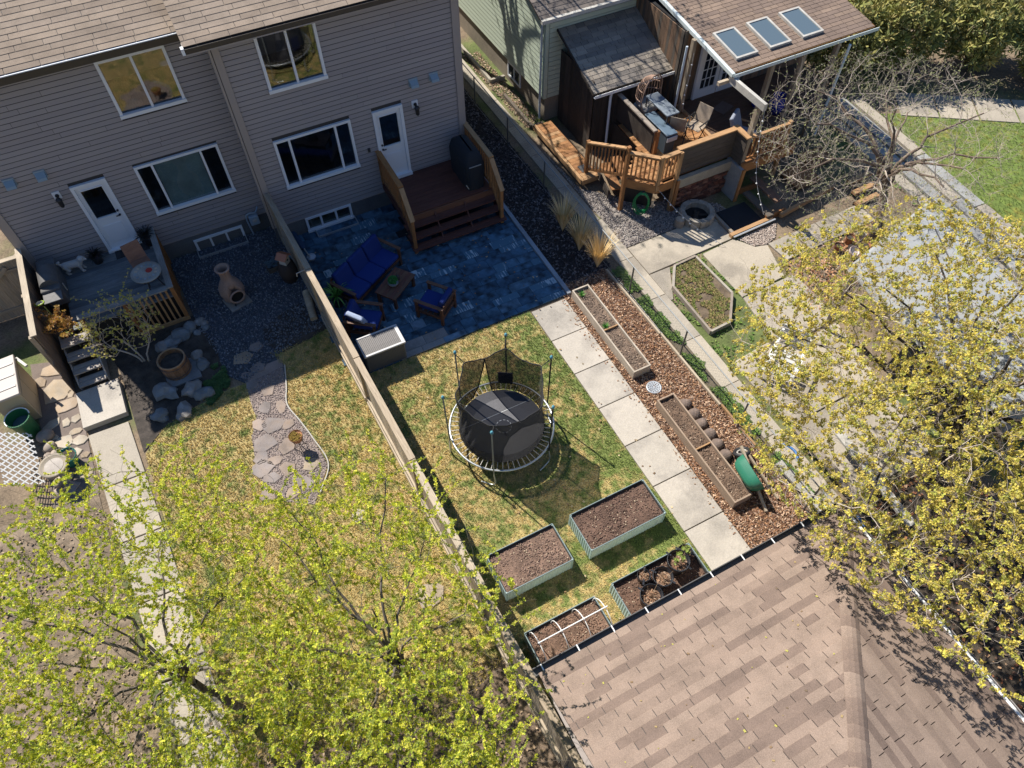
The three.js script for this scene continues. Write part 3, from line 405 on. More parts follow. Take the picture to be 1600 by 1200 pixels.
// left unit, set back
{
  const z = -0.75, holes = [[-1.6, 0.45, 1.53, 3.03], [-1.31, 0.17, 4.31, 5.7], [-3.1, -2.28, 0.86, 3.0], [-1.1, 0.25, -0.14, 0.38]];
  const h = house('townhouse', 'set-back taupe sided house behind the weathered grey deck', -4.87, 1.01, z, holes, { sx0: -4.7, sx1: 1.0 });
  part('corner_trim', B(0.17, 5.45, 0.05), trimM, h, -4.785, 3.28, z + 0.026); part('corner_trim', B(0.05, 5.45, 0.15), trimM, h, -4.898, 3.28, z - 0.07);
  windowPart(h, 'window', -1.6, 0.45, 1.53, 3.03, z, [-1.19, 0.0], [-1.15, -0.04]);
  windowPart(h, 'window', -1.31, 0.17, 4.31, 5.7, z, [-0.57]);
  windowPart(h, 'basement_window', -1.1, 0.25, -0.14, 0.38, z, [-0.66, -0.22]);
  doorPart(h, -3.1, -2.28, 0.95, 3.0, z, false);
  ventPart(h, -4.13, 3.54, z + .015); ventPart(h, -3.47, 3.53, z + .015); wallLamp(h, -3.42, 2.9, z + .015);
  part('soffit', B(6.2, 0.03, 0.5), trimM, h, -2.1, 5.985, z + 0.255);
  part('fascia', B(6.2, 0.2, 0.03), gutterDark, h, -2.1, 6.03, z + 0.395); part('gutter', B(6.2, 0.15, 0.1), gutterDark, h, -2.1, 6.0, z + 0.46); part('drip_edge', B(6.2, 0.02, 0.05), whiteTrim, h, -2.1, 6.095, z + 0.49);
  const rf = sub('roof', h), u = V(1, 0, 0), s = V(0, 0.4, -1).normalize(), o = V(-5.2, 6.11, z + 0.47);
  part('roof_deck', prism([o.clone(), o.clone().addScaledVector(u, 6.2), o.clone().addScaledVector(u, 6.2).addScaledVector(s, 6.3), o.clone().addScaledVector(s, 6.3)], V(0, 1, 0.4).normalize(), -0.03), gutterDark, rf);
  part('front_slope', prism([V(-5.2, 8.45, -6.15), V(1, 8.45, -6.15), V(1, 6.05, -12.05), V(-5.2, 6.05, -12.05)], V(0, 1, -.4).normalize(), -0.03), shingleTan[0], rf);
  part('gable_end', prism([V(-4.85, 6, -0.7), V(-4.85, 6, -11.6), V(-4.85, 8.3, -6.15), V(-4.85, 8.3, -6.15)], V(-1, 0, 0), 0.03), siding[0], rf);
  shingles(rf, o, u, s, 42, 0.15, () => [0, 6.2], shingleTan, 0.35, 0.9, 300);
}
// window wells: thin rims on the ground
for (const [x0, x1, z, l] of [[2.05, 3.26, 0.39, 'right'], [-1.13, 0.25, -0.35, 'left']]) tag(part(numbered('window_well'), merge([at(B(x1 - x0, 0.12, 0.025), (x0 + x1) / 2, 0.03, z), at(B(.025, .12, .33), x0 + .0125, .03, z - .18), at(B(.025, .12, .33), x1 - .0125, .03, z - .18)]), mat.galv, scene), l === 'right' ? 'thin metal window well rim on the paver patio' : 'thin metal window well rim on the gravel by the left house', 'window well');

// ---------- garage with the shingled hip roof in front ----------
{
  const g = thing('garage', 'garage with brown shingled hip roof at the bottom of the picture', 'garage');
  const X0 = 1.62, X1 = 7.85, Z0 = 14.0, Z1 = 21.6, Y = 2.45, k = 0.43, L = Math.hypot(1, k);
  part('wall', B(5.5, 2.4, 0.16), siding[0], g, 4.74, 1.2, 14.42); part('wall', B(5.5, 2.4, 0.16), siding[1], g, 4.74, 1.2, 21.2); part('wall', B(0.16, 2.4, 6.6), siding[0], g, 2.06, 1.2, 17.8); part('wall', B(0.16, 2.4, 6.6), siding[1], g, 7.4, 1.2, 17.8); part('gable_end', prism([V(1.98, 2.3, 14.4), V(1.98, 2.3, 21.2), V(1.98, 3.85, 17.8), V(1.98, 3.85, 17.8)], V(1, 0, 0), .05), siding[0], g);
  part('soffit', B(X1 - X0 - 0.04, 0.03, Z1 - Z0 - .04), trimM, g, (X0 + X1) / 2, Y - 0.16, (Z0 + Z1) / 2);
  const rf = sub('roof', g), c = V(X1 - 3.8, Y + 3.8 * k, Z0 + 3.8), c2 = V(X0, Y + 3.8 * k, Z0 + 3.8), A = V(X0, Y, Z0), Bq = V(X1, Y, Z0), Cq = V(X1, Y, Z1), D = V(X0, Y, Z1);
  const dk = (a, b, p, q, n) => part('roof_deck', prism([a, b, p, q], n.normalize(), -0.025), gutterDark, rf);
  dk(A, Bq, c, c2, V(0, 1, -k)); dk(Bq, Cq, c, c.clone(), V(k, 1, 0)); dk(Cq, D, c2, c, V(0, 1, k));
  const W = X1 - X0, tri = w => d => { const p = d / L; return w - 2 * p > 0.15 ? [p, w - p] : null; }, front = d => (d / L < 3.8 ? [0, W - d / L] : null), back = d => (d / L < 3.8 ? [d / L, W] : null);
  shingles(rf, A, V(1, 0, 0), V(0, k, 1).normalize(), 30, 0.142, front, shingleM, 0.24, 0.6, 200);
  shingles(rf, Bq, V(0, 0, 1), V(-1, k, 0).normalize(), 30, 0.142, tri(Z1 - Z0), shingleM, 0.24, 0.6, 90);
  shingles(rf, Cq, V(-1, 0, 0), V(0, k, -1).normalize(), 30, 0.142, back, shingleM, 0.3, 0.9, 0);
  for (const [P, dx, dz, n] of [[Bq, -1, 1, 27]]) { // caps over the hips
    const dir = V(dx, k, dz).normalize(), side = V(dz, 0, -dx).normalize(), up = side.clone().cross(dir).normalize(); if (up.y < 0) up.negate();
    for (let i = 0; i < n; i++) {
      const p = P.clone().addScaledVector(dir, i * 0.2), pts = [], U = [];
      const prof = [-0.14, -0.07, 0, 0.07, 0.14], hgt = [-0.035, 0.008, 0.02, 0.008, -0.035];
      const q = (a, e, h) => p.clone().addScaledVector(dir, e).addScaledVector(side, prof[a]).addScaledVector(up, hgt[a] + h);
      for (let a = 0; a < 4; a++) for (const [e0, h0, e1, h1] of [[0, 0.02, 0.28, 0.006]]) { const v = [q(a, e0, h0), q(a + 1, e0, h0), q(a + 1, e1, h1), q(a, e1, h1), q(a, e0, h0 - 0.012), q(a + 1, e0, h0 - .012)]; for (const t of [0, 1, 2, 0, 2, 3, 4, 5, 1, 4, 1, 0]) { pts.push(v[t].x, v[t].y, v[t].z); U.push(prof[a] + (t === 1 || t === 2 ? .07 : 0), t > 1 && t < 4 ? .28 : 0); } }
      const gg = new THREE.BufferGeometry(); gg.setAttribute('position', new THREE.Float32BufferAttribute(pts, 3)); gg.setAttribute('uv', new THREE.Float32BufferAttribute(U, 2)); gg.computeVertexNormals();
      part('hip_cap', gg, pick(shingleM), rf);
    }
  }
  part('gutter', merge([at(B(W + .1, 0.02, 0.11), (X0 + X1) / 2, Y - 0.11, Z0 - 0.055), at(B(W + .1, 0.12, 0.015), (X0 + X1) / 2, Y - 0.06, Z0 - 0.11), at(B(W + .1, 0.14, 0.015), (X0 + X1) / 2, Y - 0.07, Z0 + 0.006)]), M(0.10, 0.095, 0.09, null, .5), g);
  for (let i = 0; i < 10; i++) part('gutter_hanger', B(0.02, 0.012, 0.13), mat.white, g, X0 + 0.1 + i * 0.66, Y + 0.004, Z0 - 0.05);
  part('gutter', merge([at(B(0.09, 0.02, Z1 - Z0), X1 + 0.045, Y - 0.1, (Z0 + Z1) / 2), at(B(0.015, 0.1, Z1 - Z0), X1 + 0.09, Y - 0.05, (Z0 + Z1) / 2)]), M(.3, .28, .27, null, .5), g);
  { const ms = [], cs = []; for (let i = 0; i < 60; i++) { const z = Z0 + rr(.05, 3), x = rr(X0 + .1, X1 - (z - Z0) - .1); ms.push(TRS(x, Y + (z - Z0) * k + .022, z, -.4, rr(0, 6), 0, rr(.015, .045))); cs.push(C(...pick([[.2, .13, .07], [.3, .22, .1], [.14, .1, .06], [.36, .33, .08]]))); } scatter('roof_debris', leafLitter, M(1, 1, 1, null, .9), ms, g, cs); }
  part('drip_edge', B(0.05, 0.012, Z1 - Z0), mat.white, g, X1 + 0.015, Y + 0.02, (Z0 + Z1) / 2);
}
// ---------- board fence between the two yards ----------
{
  const f = thing('board_fence', 'tan board fence running between the two back yards', 'fence');
  const fm = [mat.fenceA, mat.fenceB, mat.fenceC, mat.fenceD], H = 1.78, posts = [0.12, 3.22, 6.25, 9.15, 12.1, 15.1, 18.1];
  for (const z of posts) { const p = part('post', jit(B(0.1, H - 0.03, 0.1)), pick(fm), f, fenceX(z), (H - 0.03) / 2, z); }
  for (let i = 0; i + 1 < posts.length; i++) {
    const z0 = posts[i] + 0.06, z1 = posts[i + 1] - 0.06, L = z1 - z0, zm = (z0 + z1) / 2, xm = fenceX(zm);
    for (const y of [0.25, 1.62]) part('rail', jit(B(0.045, 0.09, L)), pick(fm), f, xm - 0.022, y, zm, 0, 0.033, 0);
    part('cap_board', jit(B(0.14, 0.035, L + 0.1)), pick(fm), f, xm, H + 0.0, zm, 0, 0.033 + rr(-.006, .006), 0);
    if (i >= 1) part('kick_board', jit(B(0.03, 0.14, L)), mat.fenceC, f, xm - 0.06, 0.09, zm, 0, 0.033, 0);
    const n = Math.round(L / 0.147); for (let k = 0; k < n; k++) { const z = z0 + (k + .5) * L / n; part('board', jit(B(0.019, 1.62 + rr(-.01, .01), L / n - 0.008)), pick(fm), f, fenceX(z) + 0.012, 0.92, z, 0, 0.033 + rr(-.02, .02), rr(-.004, .004)); }
  }
  part('hook', merge([rod(V(0, 0, 0), V(-0.28, 0.02, 0.05), 0.012), rod(V(-0.28, 0.02, .05), V(-0.29, -0.08, 0.05), 0.012)]), mat.offwhite, f, fenceX(3.2), 1.7, 3.1);
}
// ---------- brown deck with three steps at the right house ----------
{
  const d = thing('wooden_deck', 'brown deck with three wide steps below the white back door', 'deck');
  for (let i = 0; i < 12; i++) part('deck_board', jit(B(2.62, 0.03, 0.133)), i % 3 ? mat.brown : mat.brownB, d, 5.58, 0.885, 0.09 + i * 0.137);
  part('rim_board', B(2.68, 0.2, 0.03), M(.22, .1, .06, T.wood, .7), d, 5.58, 0.77, 1.69); part('rim_board', B(0.03, 0.2, 1.66), mat.brownB, d, 4.255, 0.76, 0.85); part('rim_board', B(0.03, 0.2, 1.66), mat.brownB, d, 6.905, 0.76, 0.85);
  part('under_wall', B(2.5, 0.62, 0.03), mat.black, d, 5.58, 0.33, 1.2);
  for (let i = 0; i < 3; i++) { const y = 0.66 - i * 0.225, z = 1.78 + i * 0.2; part('step_tread', jit(B(2.84, 0.04, 0.13)), mat.brown, d, 5.6, y, z - 0.03); part('step_tread', jit(B(2.84, 0.04, 0.12)), mat.brownB, d, 5.6, y, z + 0.1); part('riser', B(2.78, 0.17, 0.015), mat.blackWood, d, 5.6, y - 0.12, z - 0.07); }
  for (const x of [4.26, 5.1, 6.0, 6.93]) part('stringer', prism([V(x, 0.05, 1.68), V(x, 0.05, 2.22), V(x, 0.2, 2.22), V(x, 0.82, 1.68)], V(1, 0, 0), 0.035), mat.brownB, d);
  // railings at both sides
  for (const [x, s] of [[4.28, 0], [6.9, 1]]) {
    const rl = sub('railing', d), m = s ? mat.cedar : mat.cedarB;
    const ys = [0.05, 1.6]; for (const z of ys) part('post', B(0.09, z < 1 ? 1.05 : 1.06, 0.09), m, rl, x, 0.9 + 0.5, z);
    part('post', B(0.09, 1.2, 0.09), m, rl, x + (s ? .02 : -.01), 0.6, 2.2);
    part('rail', B(0.14, 0.035, 1.7), s ? mat.cedarLight : mat.cedar, rl, x, 1.94, 0.83); part('rail', B(0.05, 0.09, 1.5), m, rl, x, 1.02, 0.83);
    const n = 11; for (let i = 0; i < n; i++) part('baluster', B(0.035, 0.87, 0.035), m, rl, x, 1.49, 0.16 + i * 0.137);
    const sl = sub('stair_rail', d); part('rail', bar(V(x, 1.9, 1.68), V(x + (s ? .02 : -.01), 1.22, 2.28), 0.13, 0.035), mat.cedarLight, sl); part('rail', bar(V(x, 1.05, 1.66), V(x, 0.42, 2.2), 0.05, 0.08), m, sl);
    for (let i = 0; i < 4; i++) part('baluster', B(0.035, 0.8, 0.035), m, sl, x, 1.42 - i * 0.13, 1.76 + i * 0.11);
  }
}
// covered grill on the deck
{
  const g = thing('covered_grill', 'barbecue under a black fabric cover on the brown deck', 'grill', 6.5, 0.9, 0.92, 0.0);
  const cs = [[0.27, 0.0, 0.02], [0.28, 0.35, 0.03], [0.30, 0.7, 0.06], [0.30, 0.84, 0.1], [0.24, 1.0, 0.18], [0.14, 1.1, 0.24], [0.02, 1.12, 0.3]], P = [], I = [], N = 48;
  cs.forEach(([w, y, r]) => { for (let i = 0; i < N; i++) { const a = i / N * 2 * PI, e = 0.35, cx = Math.sign(Math.cos(a)) * Math.pow(Math.abs(Math.cos(a)), e), cz = Math.sign(Math.sin(a)) * Math.pow(Math.abs(Math.sin(a)), e), f = y < .75 ? 1 + 0.03 * Math.sin(a * 17 + y * 3) : 1; P.push(cx * w * f, y, cz * (0.62 - Math.max(0, y - 0.7) * 0.25) * f * (y > 1.09 ? .75 : 1)); } });
  for (let j = 0; j + 1 < cs.length; j++) for (let i = 0; i < N; i++) { const a = j * N + i, b = j * N + (i + 1) % N; I.push(a, a + N, b, b, a + N, b + N); }
  const q = new THREE.BufferGeometry(); q.setAttribute('position', new THREE.Float32BufferAttribute(P, 3)); q.setAttribute('uv', new THREE.Float32BufferAttribute(new Float32Array(P.length / 3 * 2), 2)); q.setIndex(I); q.computeVertexNormals();
  part('cover', q, M(0.014, 0.017, 0.022, null, 0.9), g); part('reflective_band', B(0.36, 0.02, 0.02), mat.galv, g, -0.02, 0.78, 0.61); part('strap', B(0.02, 0.16, 0.03), mat.offwhite, g, -0.26, 0.12, 0.56, 0, 0, 0.4);
}
// ---------- patio furniture ----------
const navy = M(0.006, 0.028, 0.17, null, 0.9), navyB = M(0.005, 0.024, 0.145, null, 0.9), teak = M(0.13, 0.06, 0.035, T.wood, 0.6), teakL = M(0.2, 0.10, 0.06, T.wood, 0.6);
function cushion(w, h, d) { const g = new RoundedBoxGeometry(w, h, d, 4, Math.min(h, d, w) * 0.35), p = g.attributes.position; for (let i = 0; i < p.count; i++) { const x = p.getX(i) / (w / 2), z = p.getZ(i) / (d / 2), y = p.getY(i) / (h / 2); p.setY(i, p.getY(i) * (1 + 0.18 * (1 - x * x) * (1 - z * z))); p.setZ(i, p.getZ(i) * (1 + 0.05 * (1 - x * x) * (1 - y * y))); } g.computeVertexNormals(); return g; }
function seatFrame(t, W, D) { // wooden frame with slatted base, arms and legs; faces +z
  for (const s of [-1, 1]) { part('arm_rest', RB(0.09, 0.035, D, 0.008), teakL, t, s * (W / 2 - 0.045), 0.62, 0.0); for (const z of [D / 2 - 0.06, -D / 2 + 0.06]) part('leg', RB(0.07, 0.6, 0.07, 0.006), teak, t, s * (W / 2 - 0.045), 0.3, z); part('side_rail', B(0.035, 0.09, D - 0.14), teak, t, s * (W / 2 - 0.045), 0.26, 0); }
  part('front_rail', B(W - 0.12, 0.1, 0.035), teak, t, 0, 0.25, D / 2 - 0.06); part('back_rail', B(W - 0.12, 0.1, 0.035), teak, t, 0, 0.25, -D / 2 + 0.06);
  for (let i = 0; i < 5; i++) part('seat_slat', B(W - 0.14, 0.018, 0.09), teak, t, 0, 0.3, -D / 2 + 0.13 + i * (D - 0.26) / 4);
  for (let i = 0; i < 3; i++) part('back_slat', B(W - 0.13, 0.07, 0.02), teak, t, 0, 0.42 + i * 0.13, -D / 2 + 0.07 - i * 0.03, -0.2, 0, 0);
}
{
  const s = thing('outdoor_sofa', 'three-seat wooden patio sofa with navy blue cushions', 'sofa', 2.72, 0.037, 2.62, 0.551);
  seatFrame(s, 2.0, 0.82);
  for (const i of [-1, 0, 1]) { part('seat_cushion', cushion(0.6, 0.13, 0.6), navy, s, i * 0.605, 0.38, 0.08); part('back_cushion', cushion(0.58, 0.14, 0.5), navyB, s, i * 0.605, 0.63, -0.27, PI / 2 - 0.32, 0, 0); }
  const t = thing('coffee_table', 'low brown wooden coffee table between the navy sofa and armchairs', 'table', 3.215, 0.037, 3.37, 0.632);
  for (let i = 0; i < 6; i++) part('table_slat', jit(B(1.0, 0.03, 0.1)), i % 2 ? teakL : M(0.19, 0.075, 0.05, T.wood, .6), t, 0, 0.4, -0.26 + i * 0.104);
  for (const x of [-0.44, 0.44]) for (const z of [-0.25, 0.25]) part('leg', B(0.07, 0.38, 0.07), teak, t, x, 0.19, z);
  part('apron', B(0.86, 0.07, 0.02), teak, t, 0, 0.34, 0.26); part('apron', B(0.86, 0.07, 0.02), teak, t, 0, 0.34, -0.26); part('apron', B(0.02, 0.07, 0.5), teak, t, 0.45, 0.34, 0); part('apron', B(0.02, 0.07, 0.5), teak, t, -0.45, 0.34, 0);
  const a = thing('armchair', 'wooden patio armchair with navy cushions, right of the coffee table', 'armchair', 3.9, 0.037, 4.42, -2.47, 'patio armchairs with navy cushions');
  seatFrame(a, 0.78, 0.84); part('seat_cushion', cushion(0.58, 0.13, 0.6), navy, a, 0, 0.38, 0.08); part('back_cushion', cushion(0.56, 0.14, 0.44), navyB, a, 0, 0.6, -0.27, PI / 2 - 0.32, 0, 0);
  const b = a.clone(); b.name = numbered('armchair'); b.position.set(2.08, 0.037, 4.12); b.rotation.y = 2.2; b.userData = { ...a.userData, label: 'wooden patio armchair holding a pale blue pillow, close to the board fence' }; scene.add(b);
  tag(part('pillow', cushion(0.5, 0.13, 0.34), M(0.42, 0.5, 0.68, T.grit, .9), scene, 1.87, 0.72, 4.26, 1.2, 2.2, 0), 'pale blue pillow leaning in the armchair near the fence', 'pillow').rotation.order = 'YXZ';
}
// plants
function bladePlant(name, label, cat, x, y, z, n, len, w, cols, spread, droop, pot) {
  const t = thing(name, label, cat, x, y, z), gs = cols.map(() => []);
  for (let i = 0; i < n; i++) {
    const a = rr(0, 6.28), L = len * rr(0.65, 1.1), e = rr(0.15, spread), P = [], I = [], S = 5;
    for (let k = 0; k <= S; k++) { const u = k / S, r = L * u * Math.sin(e + droop * u * u * .5), y2 = L * u * Math.cos(e + droop * u * u), ww = w * (1 - u * u) * (0.6 + 0.8 * u * (1 - u) * 2); const cx = Math.cos(a) * r, cz = Math.sin(a) * r; P.push(cx - Math.sin(a) * ww, y2, cz + Math.cos(a) * ww, cx + Math.sin(a) * ww, y2, cz - Math.cos(a) * ww); if (k < S) { const b = k * 2; I.push(b, b + 1, b + 2, b + 1, b + 3, b + 2); } }
    const g = new THREE.BufferGeometry(); g.setAttribute('position', new THREE.Float32BufferAttribute(P, 3)); g.setAttribute('uv', new THREE.Float32BufferAttribute(new Float32Array(P.length / 3 * 2), 2)); g.setIndex(I); g.computeVertexNormals(); gs[i % cols.length].push(g);
  }
  if (pot) part('pot', pot.g, pot.m, t, 0, pot.y || 0, 0);
  gs.forEach((g, i) => { const m = M(...cols[i], null, 0.6); m.side = THREE.DoubleSide; if (g.length) part('leaves', merge(g), m, t, 0, pot ? pot.h : 0, 0); });
  return t;
}
const potG = (r, h, taper = .75) => lathe([[0, 0.01], [r * taper, 0], [r, h], [r * 1.06, h], [r * 1.06, h - 0.03], [r * .94, h - 0.03], [r * 0.9, h * .8], [0, h * 0.8]], 28);
bladePlant('potted_yucca', 'spiky green potted plant between sofa and fence', 'plant', 1.72, 0.037, 3.0, 46, 0.62, 0.02, [[0.1, 0.3, 0.035], [0.2, 0.42, 0.08], [0.06, 0.2, 0.03]], 1.2, 0.7, { g: potG(.17, .34), m: M(.05, .05, .06, null, .5), h: .3 });
{
  const t = thing('table_planter', 'round green plant in a bowl on the coffee table', 'plant', 3.16, 0.452, 3.4), gs = [];
  part('bowl', potG(.13, .11), M(0.32, 0.34, 0.36, null, .5), t);
  for (let i = 0; i < 160; i++) { const a = rr(0, 6.28), b = Math.acos(rr(-.2, 1)); gs.push(at(weedGeo, Math.sin(b) * Math.cos(a) * .1, 0.16 + Math.cos(b) * .1, Math.sin(b) * Math.sin(a) * .1, rr(-1, 1), a, rr(-1, 1), .05)); }
  const m = M(0.06, 0.26, 0.06, null, .7); m.side = 2; part('leaves', merge(gs), m, t);
  const k = thing('lantern', 'small dark lantern beside the plant on the coffee table', 'lantern', 3.33, 0.452, 3.28, .5); part('body', lathe([[0, 0], [0.05, 0], [0.05, .02], [.04, .03], [.04, .12], [.05, .13], [.015, .18], [0, .18]], 8), mat.darkMetal, k); part('handle', new THREE.TorusGeometry(.03, .005, 5, 12), mat.darkMetal, k, 0, .2, 0);
}
// grey deck storage box
{
  const t = thing('storage_box', 'grey resin deck storage box with pale lid beside the fence', 'storage box', 2.14, 0.03, 5.16), lid = M(0.55, 0.54, 0.53, null, .6), inner = M(0.24, 0.225, 0.215, T.grit, .7), body = M(0.12, 0.125, 0.135, null, .7);
  part('body', merge([at(RB(1.0, .6, .56, .02), 0, .3, 0)]), body, t);
  for (let i = 0; i < 24; i++) part('rib', B(0.018, .5, .012), body, t, -.46 + i * .04, .3, .286);
  const L = sub('lid', t); part('lid_frame', merge([at(RB(1.06, .05, .06, .012), 0, .635, .29), at(RB(1.06, .05, .045, .012), 0, .635, -.295), at(RB(.09, .05, .53, .012), .485, .635, 0), at(RB(.03, .05, .53, .012), -.515, .635, 0)]), lid, L);
  for (let i = 0; i < 22; i++) part('lid_rib', B(.036, .03, .53), inner, L, -.48 + i * .0425, .63 + (i % 2) * .003, 0);
}
// folded patio umbrella lying by the house
{
  const t = thing('folded_umbrella', 'folded dark blue patio umbrella lying between fence and basement window', 'umbrella', 1.5, 0.15, 0.45, 0.12);
  part('canopy', at(lathe([[0, 0], [.05, .02], [.1, .2], [.09, .5], [.07, .9], [.03, 1.2], [0, 1.22]], 14), 0, 0, 0, -PI / 2), M(.03, .06, .12, null, .8), t, 0, 0, 0.3);
  part('pole', rod(V(0, 0, .3), V(0, 0, .65), .02), mat.offwhite, t); part('base', lathe([[0, 0], [.13, 0], [.12, .07], [.03, .1], [0, .1]], 18), M(.45, .5, .56, null, .6), t, .05, -.12, .6);
}
// ---------- trampoline ----------
{
  const R = 1.165, H = 0.6, t = thing('trampoline', 'round trampoline with a black safety net enclosure on the lawn', 'trampoline', 3.687, 0.005, 8.59);
  const tealM = M(0.10, 0.30, 0.36, null, .35), netM = new THREE.MeshStandardMaterial({ color: C(0.022, 0.022, 0.025), roughness: 0.9, transparent: true, opacity: 0.82, side: THREE.DoubleSide }), blackM = M(0.015, 0.015, 0.017, null, .8), matM = M(0.12, 0.12, 0.135, T.grit, 0.6), zinc = M(0.5, 0.53, 0.54, null, .35, { metalness: .6 });
  part('frame_ring', at(new THREE.TorusGeometry(R, 0.024, 8, 72), 0, H, 0, PI / 2), zinc, t);
  const mt = part('jumping_mat', new THREE.CylinderGeometry(0.95, 0.95, 0.012, 60), matM, t, 0, H - 0.01, 0);
  part('mat_seam', B(1.85, 0.004, 0.012), mat.galv, mt, 0, 0.0085, -0.3); for (let i = 0; i < 12; i++) part('target_dash', B(0.05, 0.004, 0.016), mat.white, mt, Math.cos(i / 12 * 2 * PI) * .17 + .02, 0.0085, Math.sin(i / 12 * 2 * PI) * .17 + .06, 0, -i / 12 * 2 * PI + PI / 2, 0);
  for (let i = 0; i < 56; i++) { const a = i / 56 * 2 * PI; part('spring', at(B(0.2, 0.012, 0.012), 1.05, 0, 0), mat.offwhite, t, 0, H, 0, 0, a, 0); }
  const pa = [-3, 58, 125, 189, 245, 302].map(a => a * PI / 180);
  pa.forEach((a, i) => {
    const c = Math.cos(a), s = Math.sin(a), o = R + 0.045;
    part('net_pole', rod(V(c * o, 0.5, s * o), V(c * (o + 0.02), 2.27, s * (o + 0.02)), 0.017, .017, 8), i === 2 || i === 3 || i === 4 ? M(.2, .22, .22, null, .4) : blackM, t);
    part('pole_cap', lathe([[0, 0], [.034, 0], [.036, .03], [.026, .065], [0, .075]], 12), tealM, t, c * (o + .02), 2.26, s * (o + .02));
    part('leg', tube([V(c * o, 0.52, s * o), V(c * (o + .02), 0.06, s * (o + .02)), V(Math.cos(a + .25) * (o + .0), 0.03, Math.sin(a + .25) * (o + .0))], 0.018, 12, 6), zinc, t);
    part('net_strap', rod(V(c * o, 2.22, s * o), V(c * .98, 2.12, s * .98), 0.01), blackM, t);
  });
  // net: six sagging panels, standing inside the springs
  const gap = 273 * PI / 180, P = [], U = [], I = [], NS = 96, NV = 12, topR = a => { let best = 9; for (const p of pa) { let d = Math.abs(((a - p + 3 * PI) % (2 * PI)) - PI); best = Math.min(best, d); } return 0.985 - 0.11 * Math.sin(Math.min(1, best / .52) * PI / 2) ; };
  const dip = a => { let best = 9; for (const p of pa) { let d = Math.abs(((a - p + 3 * PI) % (2 * PI)) - PI); best = Math.min(best, d); } return 0.13 * Math.sin(Math.min(1, best / .52) * PI / 2); };
  for (let i = 0; i <= NS; i++) for (let j = 0; j <= NV; j++) { const v = j / NV; let a = gap + (i / NS) * 2 * PI; const open = 0.36 * (1 - v) * (1 - v * .2); if (i === 0) a += open * .5; else if (i === NS) a -= open * .9; else if (i < 6) a += open * .5 * (1 - i / 6); else if (i > NS - 6) a -= open * .9 * (1 - (NS - i) / 6);
    const r = 0.965 * (1 - v) + topR(a) * v - 0.05 * Math.sin(v * PI) + 0.012 * Math.sin(i * 2.1 + j), y = H + 0.005 + v * (1.53 - dip(a)); P.push(r * Math.cos(a), y, r * Math.sin(a)); U.push(i, j); }
  for (let i = 0; i < NS; i++) for (let j = 0; j < NV; j++) { const a = i * (NV + 1) + j; I.push(a, a + 1, a + NV + 1, a + 1, a + NV + 2, a + NV + 1); }
  const g = new THREE.BufferGeometry(); g.setAttribute('position', new THREE.Float32BufferAttribute(P, 3)); g.setAttribute('uv', new THREE.Float32BufferAttribute(U, 2)); g.setIndex(I); g.computeVertexNormals();
  part('safety_net', g, netM, t);
  const edge = i => { const q = []; for (let j = 0; j <= NV; j++) { const k = (i * (NV + 1) + j) * 3; q.push(V(P[k], P[k + 1], P[k + 2])); } return q; };
  part('door_binding', merge([tube(edge(0), .014, 20, 5), tube(edge(NS), .014, 20, 5)]), blackM, t);
  const top = []; for (let i = 0; i <= NS; i += 2) { const k = (i * (NV + 1) + NV) * 3; top.push(V(P[k], P[k + 1], P[k + 2])); } part('top_binding', tube(top, .013, 96, 5), blackM, t);
  const skirt = new THREE.CylinderGeometry(0.972, 0.965, 0.34, 60, 1, true, 0, 2 * PI), sm = netM.clone(); sm.opacity = .45; part('net_hem', skirt, sm, t, 0, H + .18, 0);
  const bb = part('backboard', at(RB(.34, .42, .02, .009), 0, 0, 0), M(.006, .01, .05, null, .6), t, Math.cos(pa[5]) * 1.0, 1.0, Math.sin(pa[5]) * 1.0, 0, -pa[5] + PI / 2, 0);
}
